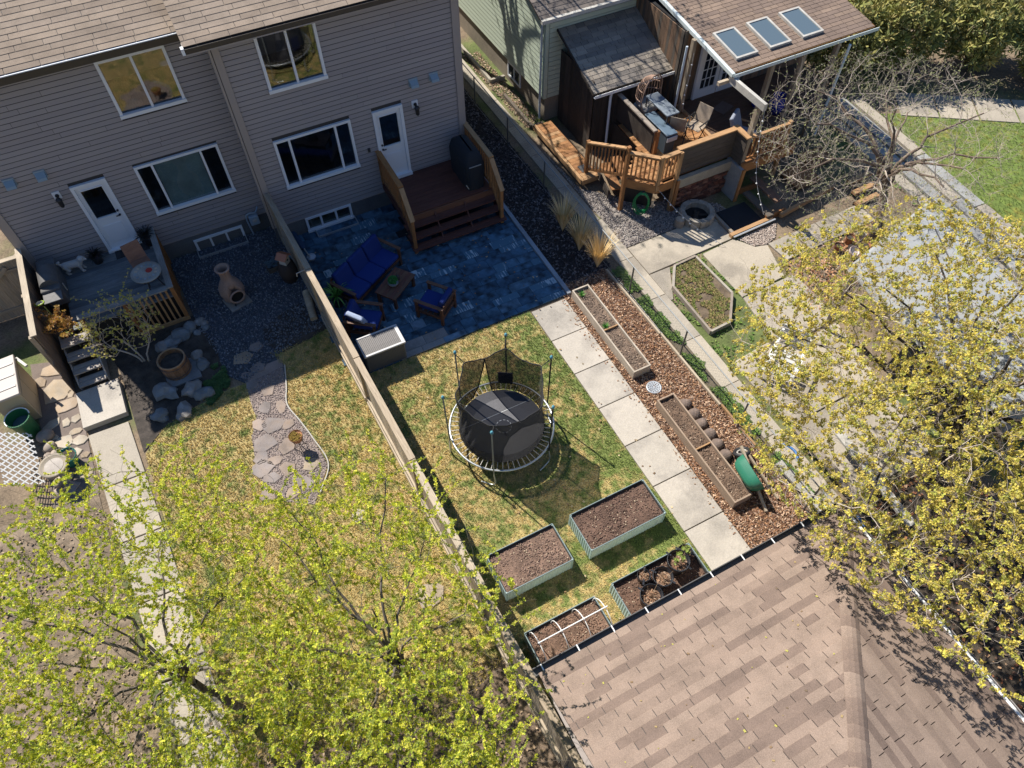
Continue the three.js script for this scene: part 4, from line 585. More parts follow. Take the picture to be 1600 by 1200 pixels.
// ---------- raised beds ----------
const mintLit = M(0.62, 0.72, 0.66, null, .45), mintShaded = M(0.42, 0.55, 0.52, null, .5), bedInner = M(.05, .055, .06, null, .7), clodGeo = new THREE.DodecahedronGeometry(.5, 0);  // brighter long sides, darker ends: lit and shaded tones of one mint
function ribbed(w, h) { const n = Math.round(w / 0.017), g = new THREE.PlaneGeometry(w, h, n, 1), p = g.attributes.position; for (let i = 0; i < p.count; i++) p.setZ(i, 0.006 * Math.sin(p.getX(i) * 2 * PI / 0.068)); g.computeVertexNormals(); return g; }
function metalBed(label, x0, x1, z0, z1, h, soilY, soilCol) {
  const t = thing('raised_bed', label, 'raised bed', (x0 + x1) / 2, 0.004, (z0 + z1) / 2), W = x1 - x0, D = z1 - z0;
  part('side_panel', ribbed(W, h), mintLit, t, 0, h / 2, D / 2); part('side_panel', ribbed(W, h), mintLit, t, 0, h / 2, -D / 2, 0, PI, 0); part('side_panel', ribbed(D, h), mintShaded, t, -W / 2, h / 2, 0, 0, -PI / 2, 0); part('side_panel', ribbed(D, h), mintShaded, t, W / 2, h / 2, 0, 0, PI / 2, 0);
  part('liner', merge([at(B(W - .03, h - .03, .006), 0, h / 2, -D / 2 + .018), at(B(W - .03, h - .03, .006), 0, h / 2, D / 2 - .018), at(B(.006, h - .03, D - .05), -W / 2 + .018, h / 2, 0), at(B(.006, h - .03, D - .05), W / 2 - .018, h / 2, 0)]), bedInner, t);
  part('rim', merge([rod(V(-W / 2, h, -D / 2), V(W / 2, h, -D / 2), .012), rod(V(-W / 2, h, D / 2), V(W / 2, h, D / 2), .012), rod(V(-W / 2, h, -D / 2), V(-W / 2, h, D / 2), .012), rod(V(W / 2, h, -D / 2), V(W / 2, h, D / 2), .012)]), M(.2, .26, .26, null, .5), t);
  for (const sx of [-1, 1]) for (const sz of [-1, 1]) part('corner_post', B(.035, h - .01, .035), mintShaded, t, sx * (W / 2 - .012), h / 2, sz * (D / 2 - .012));
  const g = new THREE.PlaneGeometry(W - .05, D - .05, 36, 18); g.rotateX(-PI / 2); const p = g.attributes.position; for (let i = 0; i < p.count; i++) p.setY(i, 0.04 * (fbm(p.getX(i) * .5 + 1, p.getZ(i) * .5 + 1, 8, 4, 400 + Math.round(x0 * 10)) - .5)); const uv = g.attributes.uv; for (let i = 0; i < uv.count; i++) uv.setXY(i, p.getX(i), p.getZ(i)); g.computeVertexNormals();
  part('soil', g, M(...soilCol, T.soil, .95), t, 0, soilY, 0);
  const ms = [], cs = []; for (let i = 0; i < 1700; i++) { ms.push(TRS(rr(-W / 2 + .05, W / 2 - .05), soilY + rr(-.008, .015), rr(-D / 2 + .05, D / 2 - .05), rr(0, 3), rr(0, 3), rr(0, 3), rr(.008, .035))); const k = rr(.7, 1.4); cs.push(rnd() < .06 ? C(.5, .4, .28) : C(soilCol[0] * .75 * k, soilCol[1] * .75 * k, soilCol[2] * .75 * k)); }
  scatter('soil_clods', clodGeo, M(1, 1, 1, null, .95), ms, t, cs);
  return t;
}
metalBed('mint metal raised bed of dark soil, standing nearest the concrete path', 3.98, 5.79, 11.15, 12.03, .47, .4, [.20, .125, .095]);
metalBed('mint metal raised bed of paler soil with twigs, beside the board fence', 2.04, 3.56, 11.15, 12.02, .47, .4, [.30, .20, .155]);
metalBed('mint metal bed holding black nursery pots, against the garage gutter', 3.98, 5.82, 12.8, 13.64, .47, .36, [.20, .12, .085]);
metalBed('mint metal raised bed under white plastic hoops beside the garage', 2.0, 3.54, 12.86, 13.7, .47, .4, [.27, .17, .12]);
// black pots in the bed by the gutter
const potBlack = M(.022, .024, .03, null, .4);
for (const [x, z, r, l] of [[4.46, 13.42, .185, 'largest-looking black nursery pot with dead stems, at the left end of its bed'], [4.88, 13.2, .165, 'black nursery pot with dry leaves, second from the path in its bed'], [5.32, 13.08, .185, 'black nursery pot with green shoots, tall and round near the path'], [4.6, 12.98, .11, 'small black pot of bare soil behind the large left pot'], [5.6, 12.95, .12, 'small black pot with bright green shoots at the corner of its bed']]) {
  const t = thing('nursery_pot', l, 'plant pot', x, .365, z, rr(0, 6)); t.scale.setScalar(1.13); part('pot', lathe([[0, .01], [r * .8, 0], [r, r * 1.95], [r * 1.1, r * 1.95], [r * 1.1, r * 1.78], [r * 1.04, r * 1.78], [r * 1.04, r * 1.86], [r * .97, r * 1.9], [r * .9, r * 1.2], [0, r * 1.2]], 28), potBlack, t); part('handle', at(B(.1, .015, .03), r * 1.1, r * 1.86, 0), potBlack, t); part('handle', at(B(.1, .015, .03), -r * 1.1, r * 1.86, 0), potBlack, t);
  part('soil', new THREE.CylinderGeometry(r * .91, r * .88, .02, 20), M(.24, .15, .1, T.soil, .95), t, 0, r * 1.35, 0);
  const ms = [], cs = []; for (let i = 0; i < 140; i++) { const a = rr(0, 6.28), q = r * .8 * Math.sqrt(rnd()); ms.push(TRS(Math.cos(a) * q, r * 1.36 + rr(.002, .022), Math.sin(a) * q, rr(-1, 1), rr(0, 6), rr(-1, 1), rr(.02, .06))); cs.push(C(...pick([[.33, .2, .12], [.26, .14, .08], [.42, .3, .21], [.14, .085, .05], [.2, .12, .08]]))); } scatter('litter', leafLitter, M(1, 1, 1, null, .9), ms, t, cs);
  const st = []; for (let i = 0; i < 9; i++) { const a = rr(0, 6.28), q = r * .6 * rnd(); st.push(rod(V(Math.cos(a) * q, r * 1.5, Math.sin(a) * q), V(Math.cos(a) * q * 1.8, r * 1.5 + rr(.08, .25), Math.sin(a) * q * 1.8), .005, .003, 5)); } part('stems', merge(st), M(.4, .28, .18, null, .9), t);
  if (l.includes('green')) { const lf = []; for (let i = 0; i < 16; i++) { const a = rr(0, 6.28), q = r * .6 * Math.sqrt(rnd()); lf.push(at(weedGeo, Math.cos(a) * q, r * 1.5 + rr(.06, .2), Math.sin(a) * q, rr(-.6, .6), a, 0, rr(.03, .06))); } const m = M(.2, .26, .05, null, .7); m.side = 2; part('leaves', merge(lf), m, t); }
}
// hoops over the lower left bed
{
  const xs = [2.08, 2.55, 3.02, 3.48]; const arcs = [];
  const h = thing('hoop_frame', 'white plastic pipe hoops with a ridge pipe over a raised bed', 'hoop frame');
  for (const x of xs) { const p = []; for (let i = 0; i <= 16; i++) { const a = i / 16 * PI; p.push(V(x, .42 + Math.sin(a) * .6, 13.28 - Math.cos(a) * .37)); } part('hoop', tube(p, .0095, 32, 6), mat.white, h); }
  part('ridge_pipe', rod(V(2.05, 1.06, 13.27), V(3.52, 1.06, 13.27), .013), mat.white, h); part('side_pipe', rod(V(2.0, .7, 13.63), V(2.9, .74, 13.63), .012), mat.white, h);
}
// ---------- long wooden planters right of the path ----------
function longPlanter(label, x0, x1, z0, z1, mids, m, h, soilCol) {
  const t = thing('wooden_planter', label, 'planter', (x0 + x1) / 2, 0, (z0 + z1) / 2), W = x1 - x0, D = z1 - z0;
  for (const s of [-1, 1]) { part('side_board', jit(B(.035, h, D)), m, t, s * (W / 2 - .018), h / 2, 0); part('end_board', jit(B(W - .074, h - .003, .035)), m, t, 0, h / 2, s * (D / 2 - .018)); }
  for (const z of mids) part('divider', jit(B(W - .075, .14, .03)), mat.cedarLight, t, 0, h - .085, z - (z0 + z1) / 2);
  const g = new THREE.PlaneGeometry(W - .075, D - .075, 10, 60); g.rotateX(-PI / 2); const p = g.attributes.position, uv = g.attributes.uv; for (let i = 0; i < p.count; i++) { p.setY(i, .05 * (fbm(p.getX(i) + 3, p.getZ(i) * .7 + 4, 16, 4, 470) - .5)); uv.setXY(i, p.getX(i), p.getZ(i)); } g.computeVertexNormals();
  part('soil', g, M(...soilCol, T.soil, .95), t, 0, h - .08, 0);
  const ms = [], cs = []; for (let i = 0; i < 1500; i++) { ms.push(TRS(rr(-W / 2 + .05, W / 2 - .05), h - .08 + rr(-.01, .012), rr(-D / 2 + .05, D / 2 - .05), rr(0, 3), rr(0, 3), rr(0, 3), rr(.008, .035))); const k = rr(.6, 1.4); cs.push(rnd() < .08 ? C(.55, .42, .3) : C(soilCol[0] * .75 * k, soilCol[1] * .75 * k, soilCol[2] * .75 * k)); } scatter('soil_clods', clodGeo, M(1, 1, 1, null, .95), ms, t, cs);
  return t;
}
longPlanter('long pale wooden planter with green tufts beside the upper path', 7.26, 7.75, 5.6, 8.58, [7.12], M(.60, .53, .44, T.wood, .8), .3, [.26, .19, .145]);
longPlanter('long weathered wooden planter beside the green wheelbarrow', 7.3, 7.77, 9.5, 12.47, [11.0], M(.42, .32, .24, T.wood, .85), .3, [.23, .155, .11]);
for (const [x, z, l] of [[7.42, 5.82, 'bright green chive tuft at the upper end of the long planter'], [7.42, 7.02, 'bright green chive tuft at the middle divider of the long planter']]) bladePlant('chive_tuft', l, 'plant', x, .2, z, 70, .2, .006, [[.06, .26, .03], [.1, .34, .04]], .7, .3);
for (let i = 0; i < 6; i++) { const g = new THREE.IcosahedronGeometry(.17, 2), p = g.attributes.position; for (let k = 0; k < p.count; k++) { const f = 1 + .35 * (vn(p.getX(k) * 9 + 40, p.getY(k) * 9 + p.getZ(k) * 7 + 40, 1e5, 500 + i) - .5); p.setXYZ(k, p.getX(k) * f * 1.05, p.getY(k) * f * .75, p.getZ(k) * f * .85); } g.computeVertexNormals(); tag(part(numbered('stone'), g, M(.25, .19, .16, T.stone, .9), scene, 7.94 + .01 * (i % 2), .08, [9.8, 10.13, 10.43, 10.74, 11.05, 11.36][i]), ['first brown stone below the drain cover in the row of six beside the weathered planter', 'second brown stone from the drain cover in the row beside the weathered planter', 'third brown stone from the drain cover in the row beside the weathered planter', 'brown stone beside the planter divider, fourth from the drain cover', 'brown stone just below the planter divider, fifth from the drain cover', 'brown stone closest to the wheelbarrow, last of the row of six'][i], 'stone', 'row of brown stones beside the planter'); }
{ // round metal drain grate
  const t = thing('drain_grate', 'round pale perforated cover lying on the wood chips', 'drain cover', 7.58, .02, 9.03); part('plate', lathe([[0, .02], [.15, .02], [.17, .03], [.185, .025], [.19, 0]], 32), mat.galv, t); for (let i = 0; i < 30; i++) { const r = i < 6 ? .05 : i < 16 ? .09 : .135, n = i < 6 ? 6 : i < 16 ? 10 : 14, a = i / n * 2 * PI; part('hole', new THREE.CylinderGeometry(.012, .012, .01, 8), mat.black, t, r * Math.cos(a), .02, r * Math.sin(a)); } }
// ---------- wheelbarrow tipped on its side ----------
{
  const t = thing('wheelbarrow', 'green wheelbarrow with pale wooden handles, tipped against the planter', 'wheelbarrow', 8.02, 0.0, 12.05, 0);
  const P = [], I = [], N = 32, rings = [[0, 0], [.55, .0], [.8, .05], [.95, .16], [1, .3], [1.03, .31], [1, .30], [.9, .16], [.5, .03]];
  rings.forEach(([s, y]) => { for (let i = 0; i < N; i++) { const a = i / N * 2 * PI, e = .62; P.push(Math.sign(Math.cos(a)) * Math.abs(Math.cos(a)) ** e * .28 * s, y, Math.sign(Math.sin(a)) * Math.abs(Math.sin(a)) ** e * .42 * s * (1 + .0 * y)); } });
  for (let j = 0; j + 1 < rings.length; j++) for (let i = 0; i < N; i++) { const a = j * N + i, b = j * N + (i + 1) % N; I.push(a, a + N, b, b, a + N, b + N); }
  const g = new THREE.BufferGeometry(); g.setAttribute('position', new THREE.Float32BufferAttribute(P, 3)); g.setAttribute('uv', new THREE.Float32BufferAttribute(new Float32Array(P.length / 3 * 2), 2)); g.setIndex(I); g.computeVertexNormals();
  part('tub', g, M(.04, .24, .15, T.mottle, .4), t, -.27, .36, .02, 0, -0.12, -1.1);
  part('handle', bar(V(.09, .6, -.55), V(-.12, .06, .82), .05, .06), mat.fenceC, t); part('handle', bar(V(.28, .3, -.5), V(.3, .05, .7), .045, .06), mat.fenceB, t);
  const w = sub('wheel', t, .24, .2, -.55); part('tyre', at(new THREE.TorusGeometry(.16, .045, 8, 24), 0, 0, 0, .9), mat.black, w); part('rim', at(new THREE.TorusGeometry(.1, .02, 6, 20), 0, 0, 0, .9), mat.offwhite, w); part('hub', at(new THREE.CylinderGeometry(.03, .03, .12, 10), 0, 0, 0, .9 + PI / 2), mat.steel, w);
  part('leg_brace', merge([tube([V(.12, .35, .0), V(.42, .12, .05), V(.44, .08, .35), V(.12, .25, .4)], .014, 20, 6), tube([V(.2, .15, 0), V(.5, .04, .05), V(.52, .03, .35), V(.22, .1, .4)], .014, 20, 6)]), mat.darkMetal, t);
}
// ---------- wire fence ----------
{
  const f = thing('wire_fence', 'low chain-link fence with a steel top rail beside the wood chips', 'fence'), x = 8.68, zs = [-7.9, -5.55, -3.2, -0.85, 1.5, 3.85, 6.2, 8.53, 10.85, 13.2];
  for (const z of zs) part('post', new THREE.CylinderGeometry(.022, .022, 1.04, 8), M(.14, .15, .15, null, .5, { metalness: .5 }), f, x, .52, z);
  part('top_rail', rod(V(x, 1.03, -8), V(x, 1.03, 14), .016, .016, 8), M(.3, .31, .3, null, .6), f); part('tension_wire', rod(V(x, .06, -8), V(x, .06, 14), .004, .004, 4), mat.galv, f);
  const w = []; for (let z = -8; z < 13; z += .1) w.push([z, 1], [z, -1]);
  const wg = new THREE.CylinderGeometry(.0013, .0013, Math.hypot(.98, 1), 3); const ms = w.map(([z, s]) => TRS(x + s * .003, .54, z + .5, s * Math.atan2(1, .98), 0, 0, 1)); scatter('wire_netting', wg, M(.16, .17, .17, null, .7), ms, f);
}
// tan ornamental grasses at the corner of the patio strip
for (const [x, z, s, l] of [[8.3, 3.3, 1.25, 'tall clump of dry straw grass, uppermost of the three at the wire fence'], [8.32, 4.2, 1.3, 'tall clump of dry straw grass, middle of the three at the wire fence'], [8.43, 4.98, 1.3, 'dry straw grass clump, lowest of the three, by the timber edging']]) bladePlant('dry_grass', l, 'ornamental grass', x, 0, z, 260, s, .011, [[.78, .58, .28], [.66, .46, .2], [.85, .68, .4]], .34, .3).userData.group = 'dry grass clumps by the wire fence';
// ---------- hexagonal planter ----------
{
  const t = thing('hexagonal_planter', 'low six-sided timber planter full of patchy weeds', 'planter'), P = [[10.98, 5.95], [11.05, 7.5], [10.4, 8.27], [9.78, 8.3], [9.8, 6.6], [10.27, 5.98]];
  for (let i = 0; i < 6; i++) { const a = P[i], b = P[(i + 1) % 6]; part('timber', bar(V(a[0], .07, a[1]), V(b[0], .07 + .002 * i, b[1]), .06, .15), i % 2 ? mat.grey : mat.offwhite === 0 ? mat.grey : M(.46, .42, .36, T.wood, .85), t); }
  part('soil', poly(P), M(.22, .17, .12, T.soil, .95), t, 0, .09, 0);
  weeds('patchy weeds inside the six-sided timber planter', P, 1500, [[.16, .2, .04], [.26, .22, .08], [.34, .25, .13]], [.03, .07], .095);
}
// ---------- neighbour house ----------
const greenS = [M(.55, .62, .49, null, .6), M(.53, .6, .475, null, .6)];
{
  const h = thing('neighbour_house', 'pale green clapboard house across the wire fence', 'house');
  part('shell', B(8, 2.9, 10.4), M(.3, .32, .26, null, .9), h, 14.24, 2.35, -6.58);
  const left = sub('left_wall', h); left.position.set(10.22, 0, 0); left.rotation.y = -PI / 2; // runs along z
  for (let y = .86; y < 3.7; y += .15) sidingRow(left, -11.8, -1.36, y, Math.min(.15, 3.72 - y), 0, greenS);
  for (let y = .86; y < 3.7; y += .15) sidingRow(h, 10.34, 13.3, y, Math.min(.15, 3.72 - y), -1.36, greenS);
  part('corner_trim', B(.12, 2.86, .12), greenS[0], h, 10.25, 2.29, -1.39);
  part('foundation', B(7.9, .9, 10.2), M(.36, .31, .24, T.mottle, .9), h, 14.26, .44, -6.55);
  const bw = sub('basement_window', h); part('frame', merge([at(B(.04, .06, .9), 10.29, .74, -3.5), at(B(.04, .06, .9), 10.29, .26, -3.5), at(B(.04, .42, .06), 10.29, .5, -3.92), at(B(.04, .42, .06), 10.29, .5, -3.08), at(B(.04, .42, .04), 10.29, .5, -3.5)]), whiteTrim, bw); part('pane', B(.01, .44, .8), M(.03, .04, .05, null, .1), bw, 10.297, .5, -3.5);
  part('downspout', merge([rod(V(10.16, 3.5, -1.5), V(10.16, .1, -1.5), .04, .04, 8)]), M(.5, .56, .6, null, .5), h);
  const rf = sub('roof', h); const n1 = V(0, 1, .4).normalize(), o = V(9.8, 3.66, -.95), s = V(0, .4, -1).normalize();
  part('roof_deck', prism([o.clone(), V(18.5, 3.66, -.95), V(18.5, 6, -6.8), V(9.8, 6, -6.8)], n1, -.04), gutterDark, rf); part('roof_deck', prism([V(9.8, 6, -6.8), V(18.5, 6, -6.8), V(18.5, 3.66, -12.6), V(9.8, 3.66, -12.6)], V(0, 1, -.4).normalize(), -.04), shingleDark[0], rf);
  shingles(rf, o, V(1, 0, 0), s, 40, .15, () => [0, 8.7], shingleDark, .4, 1, 60);
  part('gutter', B(8.7, .1, .1), mat.offwhite, h, 14.15, 3.63, -.9);
  // rear addition in brown wood with french door
  const a = sub('addition', h), wb = [mat.weathered, M(.26, .16, .10, T.wood, .85), M(.3, .19, .12, T.wood, .85), M(.2, .13, .085, T.wood, .85)];
  for (let i = 0; i < 44; i++) { const x = 13.36 + i * .12; if (x > 18.4) break; const door = x > 14.0 && x < 15.72; part('plank', jit(B(.115, door ? .3 : 2.3, .03)), pick(wb), a, x, door ? 3.32 : 2.32, 1.1 + rr(-.004, .004)); }
  for (let i = 0; i < 20; i++) part('plank', jit(B(.03, 3.3, .115)), pick(wb), a, 13.3, 1.8, -1.28 + i * .12);
  part('core', B(5.1, 3.4, 2.3), mat.black, a, 15.9, 1.75, -.12);
  const d = sub('french_door', h); part('frame', merge([at(B(1.74, .09, .08), 14.86, 3.16, 1.16), at(B(.09, 2.0, .08), 14.03, 2.14, 1.16), at(B(.09, 2.0, .08), 15.69, 2.14, 1.16)]), whiteTrim, d);
  for (const k of [0, 1]) { const x0 = 14.08 + k * .79; part('leaf', merge([at(B(.76, .3, .05), x0 + .38, 1.3, 1.16), at(B(.76, .14, .05), x0 + .38, 3.04, 1.16), at(B(.12, 1.52, .05), x0 + .06, 2.21, 1.16), at(B(.12, 1.52, .05), x0 + .7, 2.21, 1.16)]), whiteTrim, d); const mu = []; for (let i = 1; i < 3; i++) mu.push(at(B(.02, 1.52, .03), x0 + .12 + i * .173, 2.21, 1.16)); for (let i = 1; i < 5; i++) mu.push(at(B(.52, .02, .026), x0 + .38, 1.45 + i * .304, 1.16)); part('muntins', merge(mu), whiteTrim, d); part('pane', new THREE.PlaneGeometry(.52, 1.52), M(.02, .025, .03, null, .08), d, x0 + .38, 2.21, 1.155); }
}
{ // lean-to shed
  const t = thing('lean_to_shed', 'black plank lean-to shed with a small shingled roof', 'shed');
  const bw = [mat.blackWood, M(.07, .055, .045, T.wood, .9), M(.10, .075, .06, T.wood, .9)];
  for (let i = 0; i < 13; i++) part('plank', jit(B(.03, 2.35, .142)), pick(bw), t, 10.76, 1.2, -1.25 + i * .146);
  for (let i = 0; i < 17; i++) part('plank', jit(B(.142, 2.1, .03)), pick(bw), t, 10.86 + i * .146, 1.1, .6);
  const o = V(10.58, 2.2, .86), s = V(0, .38, -1).normalize();
  part('roof_deck', prism([o.clone(), V(13.32, 2.2, .86), V(13.32, 3.04, -1.33), V(10.58, 3.04, -1.33)], V(0, 1, .38).normalize(), -.05), mat.blackWood, t);
  shingles(t, o, V(1, 0, 0), s, 16, .145, () => [0, 2.74], [[.36, .31, .25], [.42, .36, .29], [.30, .26, .22], [.25, .22, .19]].map(c => M(c[0], c[1], c[2], T.grit, .95)), .22, .42, 300);
  part('gutter', merge([at(B(2.76, .02, .09), 11.95, 2.12, .92), at(B(2.76, .08, .015), 11.95, 2.16, .96)]), mat.white, t); part('rake_trim', bar(V(10.57, 2.19, .86), V(10.57, 3.03, -1.32), .03, .08), mat.blackWood, t);
  part('downspout', tube([V(11.15, 2.12, .93), V(11.15, 2.0, .9), V(11.16, 1.2, .9), V(11.16, .35, .92)], .04, 30, 8), M(.6, .66, .72, null, .5), t);
}
// ---------- neighbour deck ----------
const FL = 1.15;
{
  const d = thing('raised_deck', 'orange cedar deck with angled railings behind the neighbour house', 'deck');
  const cm = [mat.cedar, mat.cedarB, M(.55, .29, .12, T.wood, .7)];
  const P = [[10.25, 3.3], [10.86, 3.95], [11.5, 3.93], [13.4, 3.85], [13.4, 1.15], [11.35, 1.15], [11.3, 2.3]];
  for (let z = .75; z < 3.95; z += .142) { // boards along x, cut to the outline
    const xs = []; for (let i = 0, j = P.length - 1; i < P.length; j = i++) { const a = P[i], b = P[j], zc = z + .07; if ((a[1] > zc) !== (b[1] > zc)) xs.push(a[0] + (b[0] - a[0]) * (zc - a[1]) / (b[1] - a[1])); }
    xs.sort((a, b) => a - b); for (let k = 0; k + 1 < xs.length; k += 2) { const w = xs[k + 1] - xs[k]; if (w > .1) part('deck_board', jit(B(w, .03, .132)), pick(cm), d, (xs[k] + xs[k + 1]) / 2, FL - .016, z + .07); }
  }
  for (let i = 0; i < 16; i++) part('deck_board', jit(B(4.4, .03, .132)), M(.15, .09, .06, T.wood, .8), d, 15.65, FL - .006, 1.2 + i * .142);
  for (let i = 0; i < 7; i++) part('deck_board', jit(B(2.0, .03, .132)), mat.cedarB, d, 14.45, FL - .01, 3.42 + i * .142);
  part('porch_step', B(.09, .06, 2.6), mat.cedarLight, d, 13.42, FL + .03, 2.5);
  const fas = (a, b, h, y) => part('fascia', bar(V(a[0], y, a[1]), V(b[0], y, b[1]), .035, h), mat.cedar, d);
  fas([10.25, 3.3], [10.86, 3.97], .28, FL - .16); fas([10.86, 3.97], [11.52, 3.95], .28, FL - .16); fas([13.45, 4.34], [15.4, 4.34], .3, FL - .17);
  // angled railings
  const rail = (a, b, y0, y1, n, posts) => { const r = sub('railing', d), A = V(a[0], y1[0], a[1]), Bv = V(b[0], y1[1], b[1]); part('rail', bar(A, Bv, .13, .035), mat.cedarLight, r); part('rail', bar(V(a[0], y1[0] - .05, a[1]), V(b[0], y1[1] - .05, b[1]), .035, .08), mat.cedar, r); part('rail', bar(V(a[0], y0[0] + .1, a[1]), V(b[0], y0[1] + .1, b[1]), .035, .08), mat.cedarB, r); for (let i = 1; i <= n; i++) { const u = i / (n + 1), x = a[0] + (b[0] - a[0]) * u, z = a[1] + (b[1] - a[1]) * u, l = y0[0] + (y0[1] - y0[0]) * u + .1, h = y1[0] + (y1[1] - y1[0]) * u - .06; part('baluster', B(.036, h - l, .036), pick(cm), r, x, (l + h) / 2, z); } return r; };
  rail([9.98, 1.74], [10.2, 3.28], [.35, 1.15], [1.38, 2.14], 10); rail([10.24, 3.34], [10.84, 3.93], [1.15, 1.15], [2.03, 2.03], 6); rail([10.88, 3.94], [11.48, 3.92], [1.15, 1.15], [2.03, 2.03], 4); rail([13.62, 4.27], [14.9, 4.27], [1.15, 1.15], [2.0, 2.0], 9);
  for (const [x, z, a, b] of [[9.98, 1.72, .3, 1.42], [10.21, 3.31, 0, 2.2], [10.87, 3.95, .95, 2.08], [11.48, 3.97, 0, 2.03], [14.95, 4.27, .2, 2.05], [15.9, 3.4, 0, 1.1]]) part('post', jit(B(.1, b - a, .1)), x < 10.5 ? mat.cedarB : mat.cedarLight, d, x, (a + b) / 2, z);
  for (let i = 0; i < 2; i++) part('step_tread', jit(B(.3, .035, 1.2)), mat.cedarB, d, 10.4 + i * .28, .5 + i * .22, 2.4 + i * .12, 0, -.25, 0);
  part('riser', B(.03, .28, 1.3), mat.blackWood, d, 10.2, .34, 2.25, 0, -.25, 0);
  // half wall with cap
  const hw = sub('half_wall', d); for (let i = 0; i < 6; i++) part('plank', jit(B(1.88, .142, .035)), pick([mat.weatheredB, M(.13, .11, .095, T.wood, .9)]), hw, 12.46, FL + .07 + i * .147, 3.86); part('cap', B(2.0, .04, .16), mat.cedarLight, hw, 12.45, 2.05, 3.84);
  for (let i = 0; i < 6; i++) part('plank', jit(B(.035, .142, .56)), pick([mat.weathered, mat.weatheredB]), hw, 13.42, FL + .07 + i * .147, 4.05); part('cap', B(.16, .04, .64), mat.cedarLight, hw, 13.43, 2.053, 4.05);
  // privacy wall
  const pw = sub('privacy_wall', d); for (let i = 0; i < 13; i++) part('plank', jit(B(.035, .78, .142)), pick([mat.blackWood, M(.075, .06, .05, T.wood, .9)]), pw, 11.5 - (i / 13) * .04, FL + .36, .88 + i * .146); part('cap', B(.13, .04, 1.95), mat.grey, pw, 11.47, 1.93, 1.82, 0, -.02, 0); part('post', B(.11, .8, .11), mat.cedarB, pw, 11.53, FL + .36, 2.78);
  part('skirt', B(.03, .9, 1.9), mat.blackWood, d, 11.42, .55, 1.8); part('skirt', B(.06, .8, .9), mat.black, d, 10.75, .45, 3.3, 0, .75, 0);
}
{
  const t = thing('boardwalk', 'low orange cedar boardwalk along the side passage', 'boardwalk');
  for (let i = 0; i < 21; i++) part('deck_board', jit(B(.46, .03, .13)), pick([mat.cedar, mat.cedarB, mat.cedarLight]), t, 10.0, .3, -.88 + i * .139); part('rim_board', B(.09, .16, 2.96), mat.cedarLight, t, 9.71, .24, .5); part('rim_board', B(.56, .16, .05), mat.cedarLight, t, 9.96, .235, 2.0); part('rim_board', B(.04, .2, 2.9), mat.cedarB, t, 10.26, .2, .48);
  tag(part('door_mat', B(.34, .015, .3), M(.12, .12, .12, T.grit, .9), scene, 10.05, .325, 1.55), 'small dark mat at the end of the cedar boardwalk', 'mat');
  const g = thing('passage_bed', 'stone-edged leaf bed along the green house wall', 'garden bed'); part('border', merge([at(B(.09, .16, 2.6), 9.7, .06, -5.4), at(B(.55, .16, .09), 9.95, .06, -4.1)]), M(.5, .46, .38, T.mottle, .9), g); part('border', merge([at(B(.09, .16, 1.9), 9.74, .06, -2.2), at(B(.4, .16, .09), 9.95, .06, -1.22)]), mat.weathered, g);
}
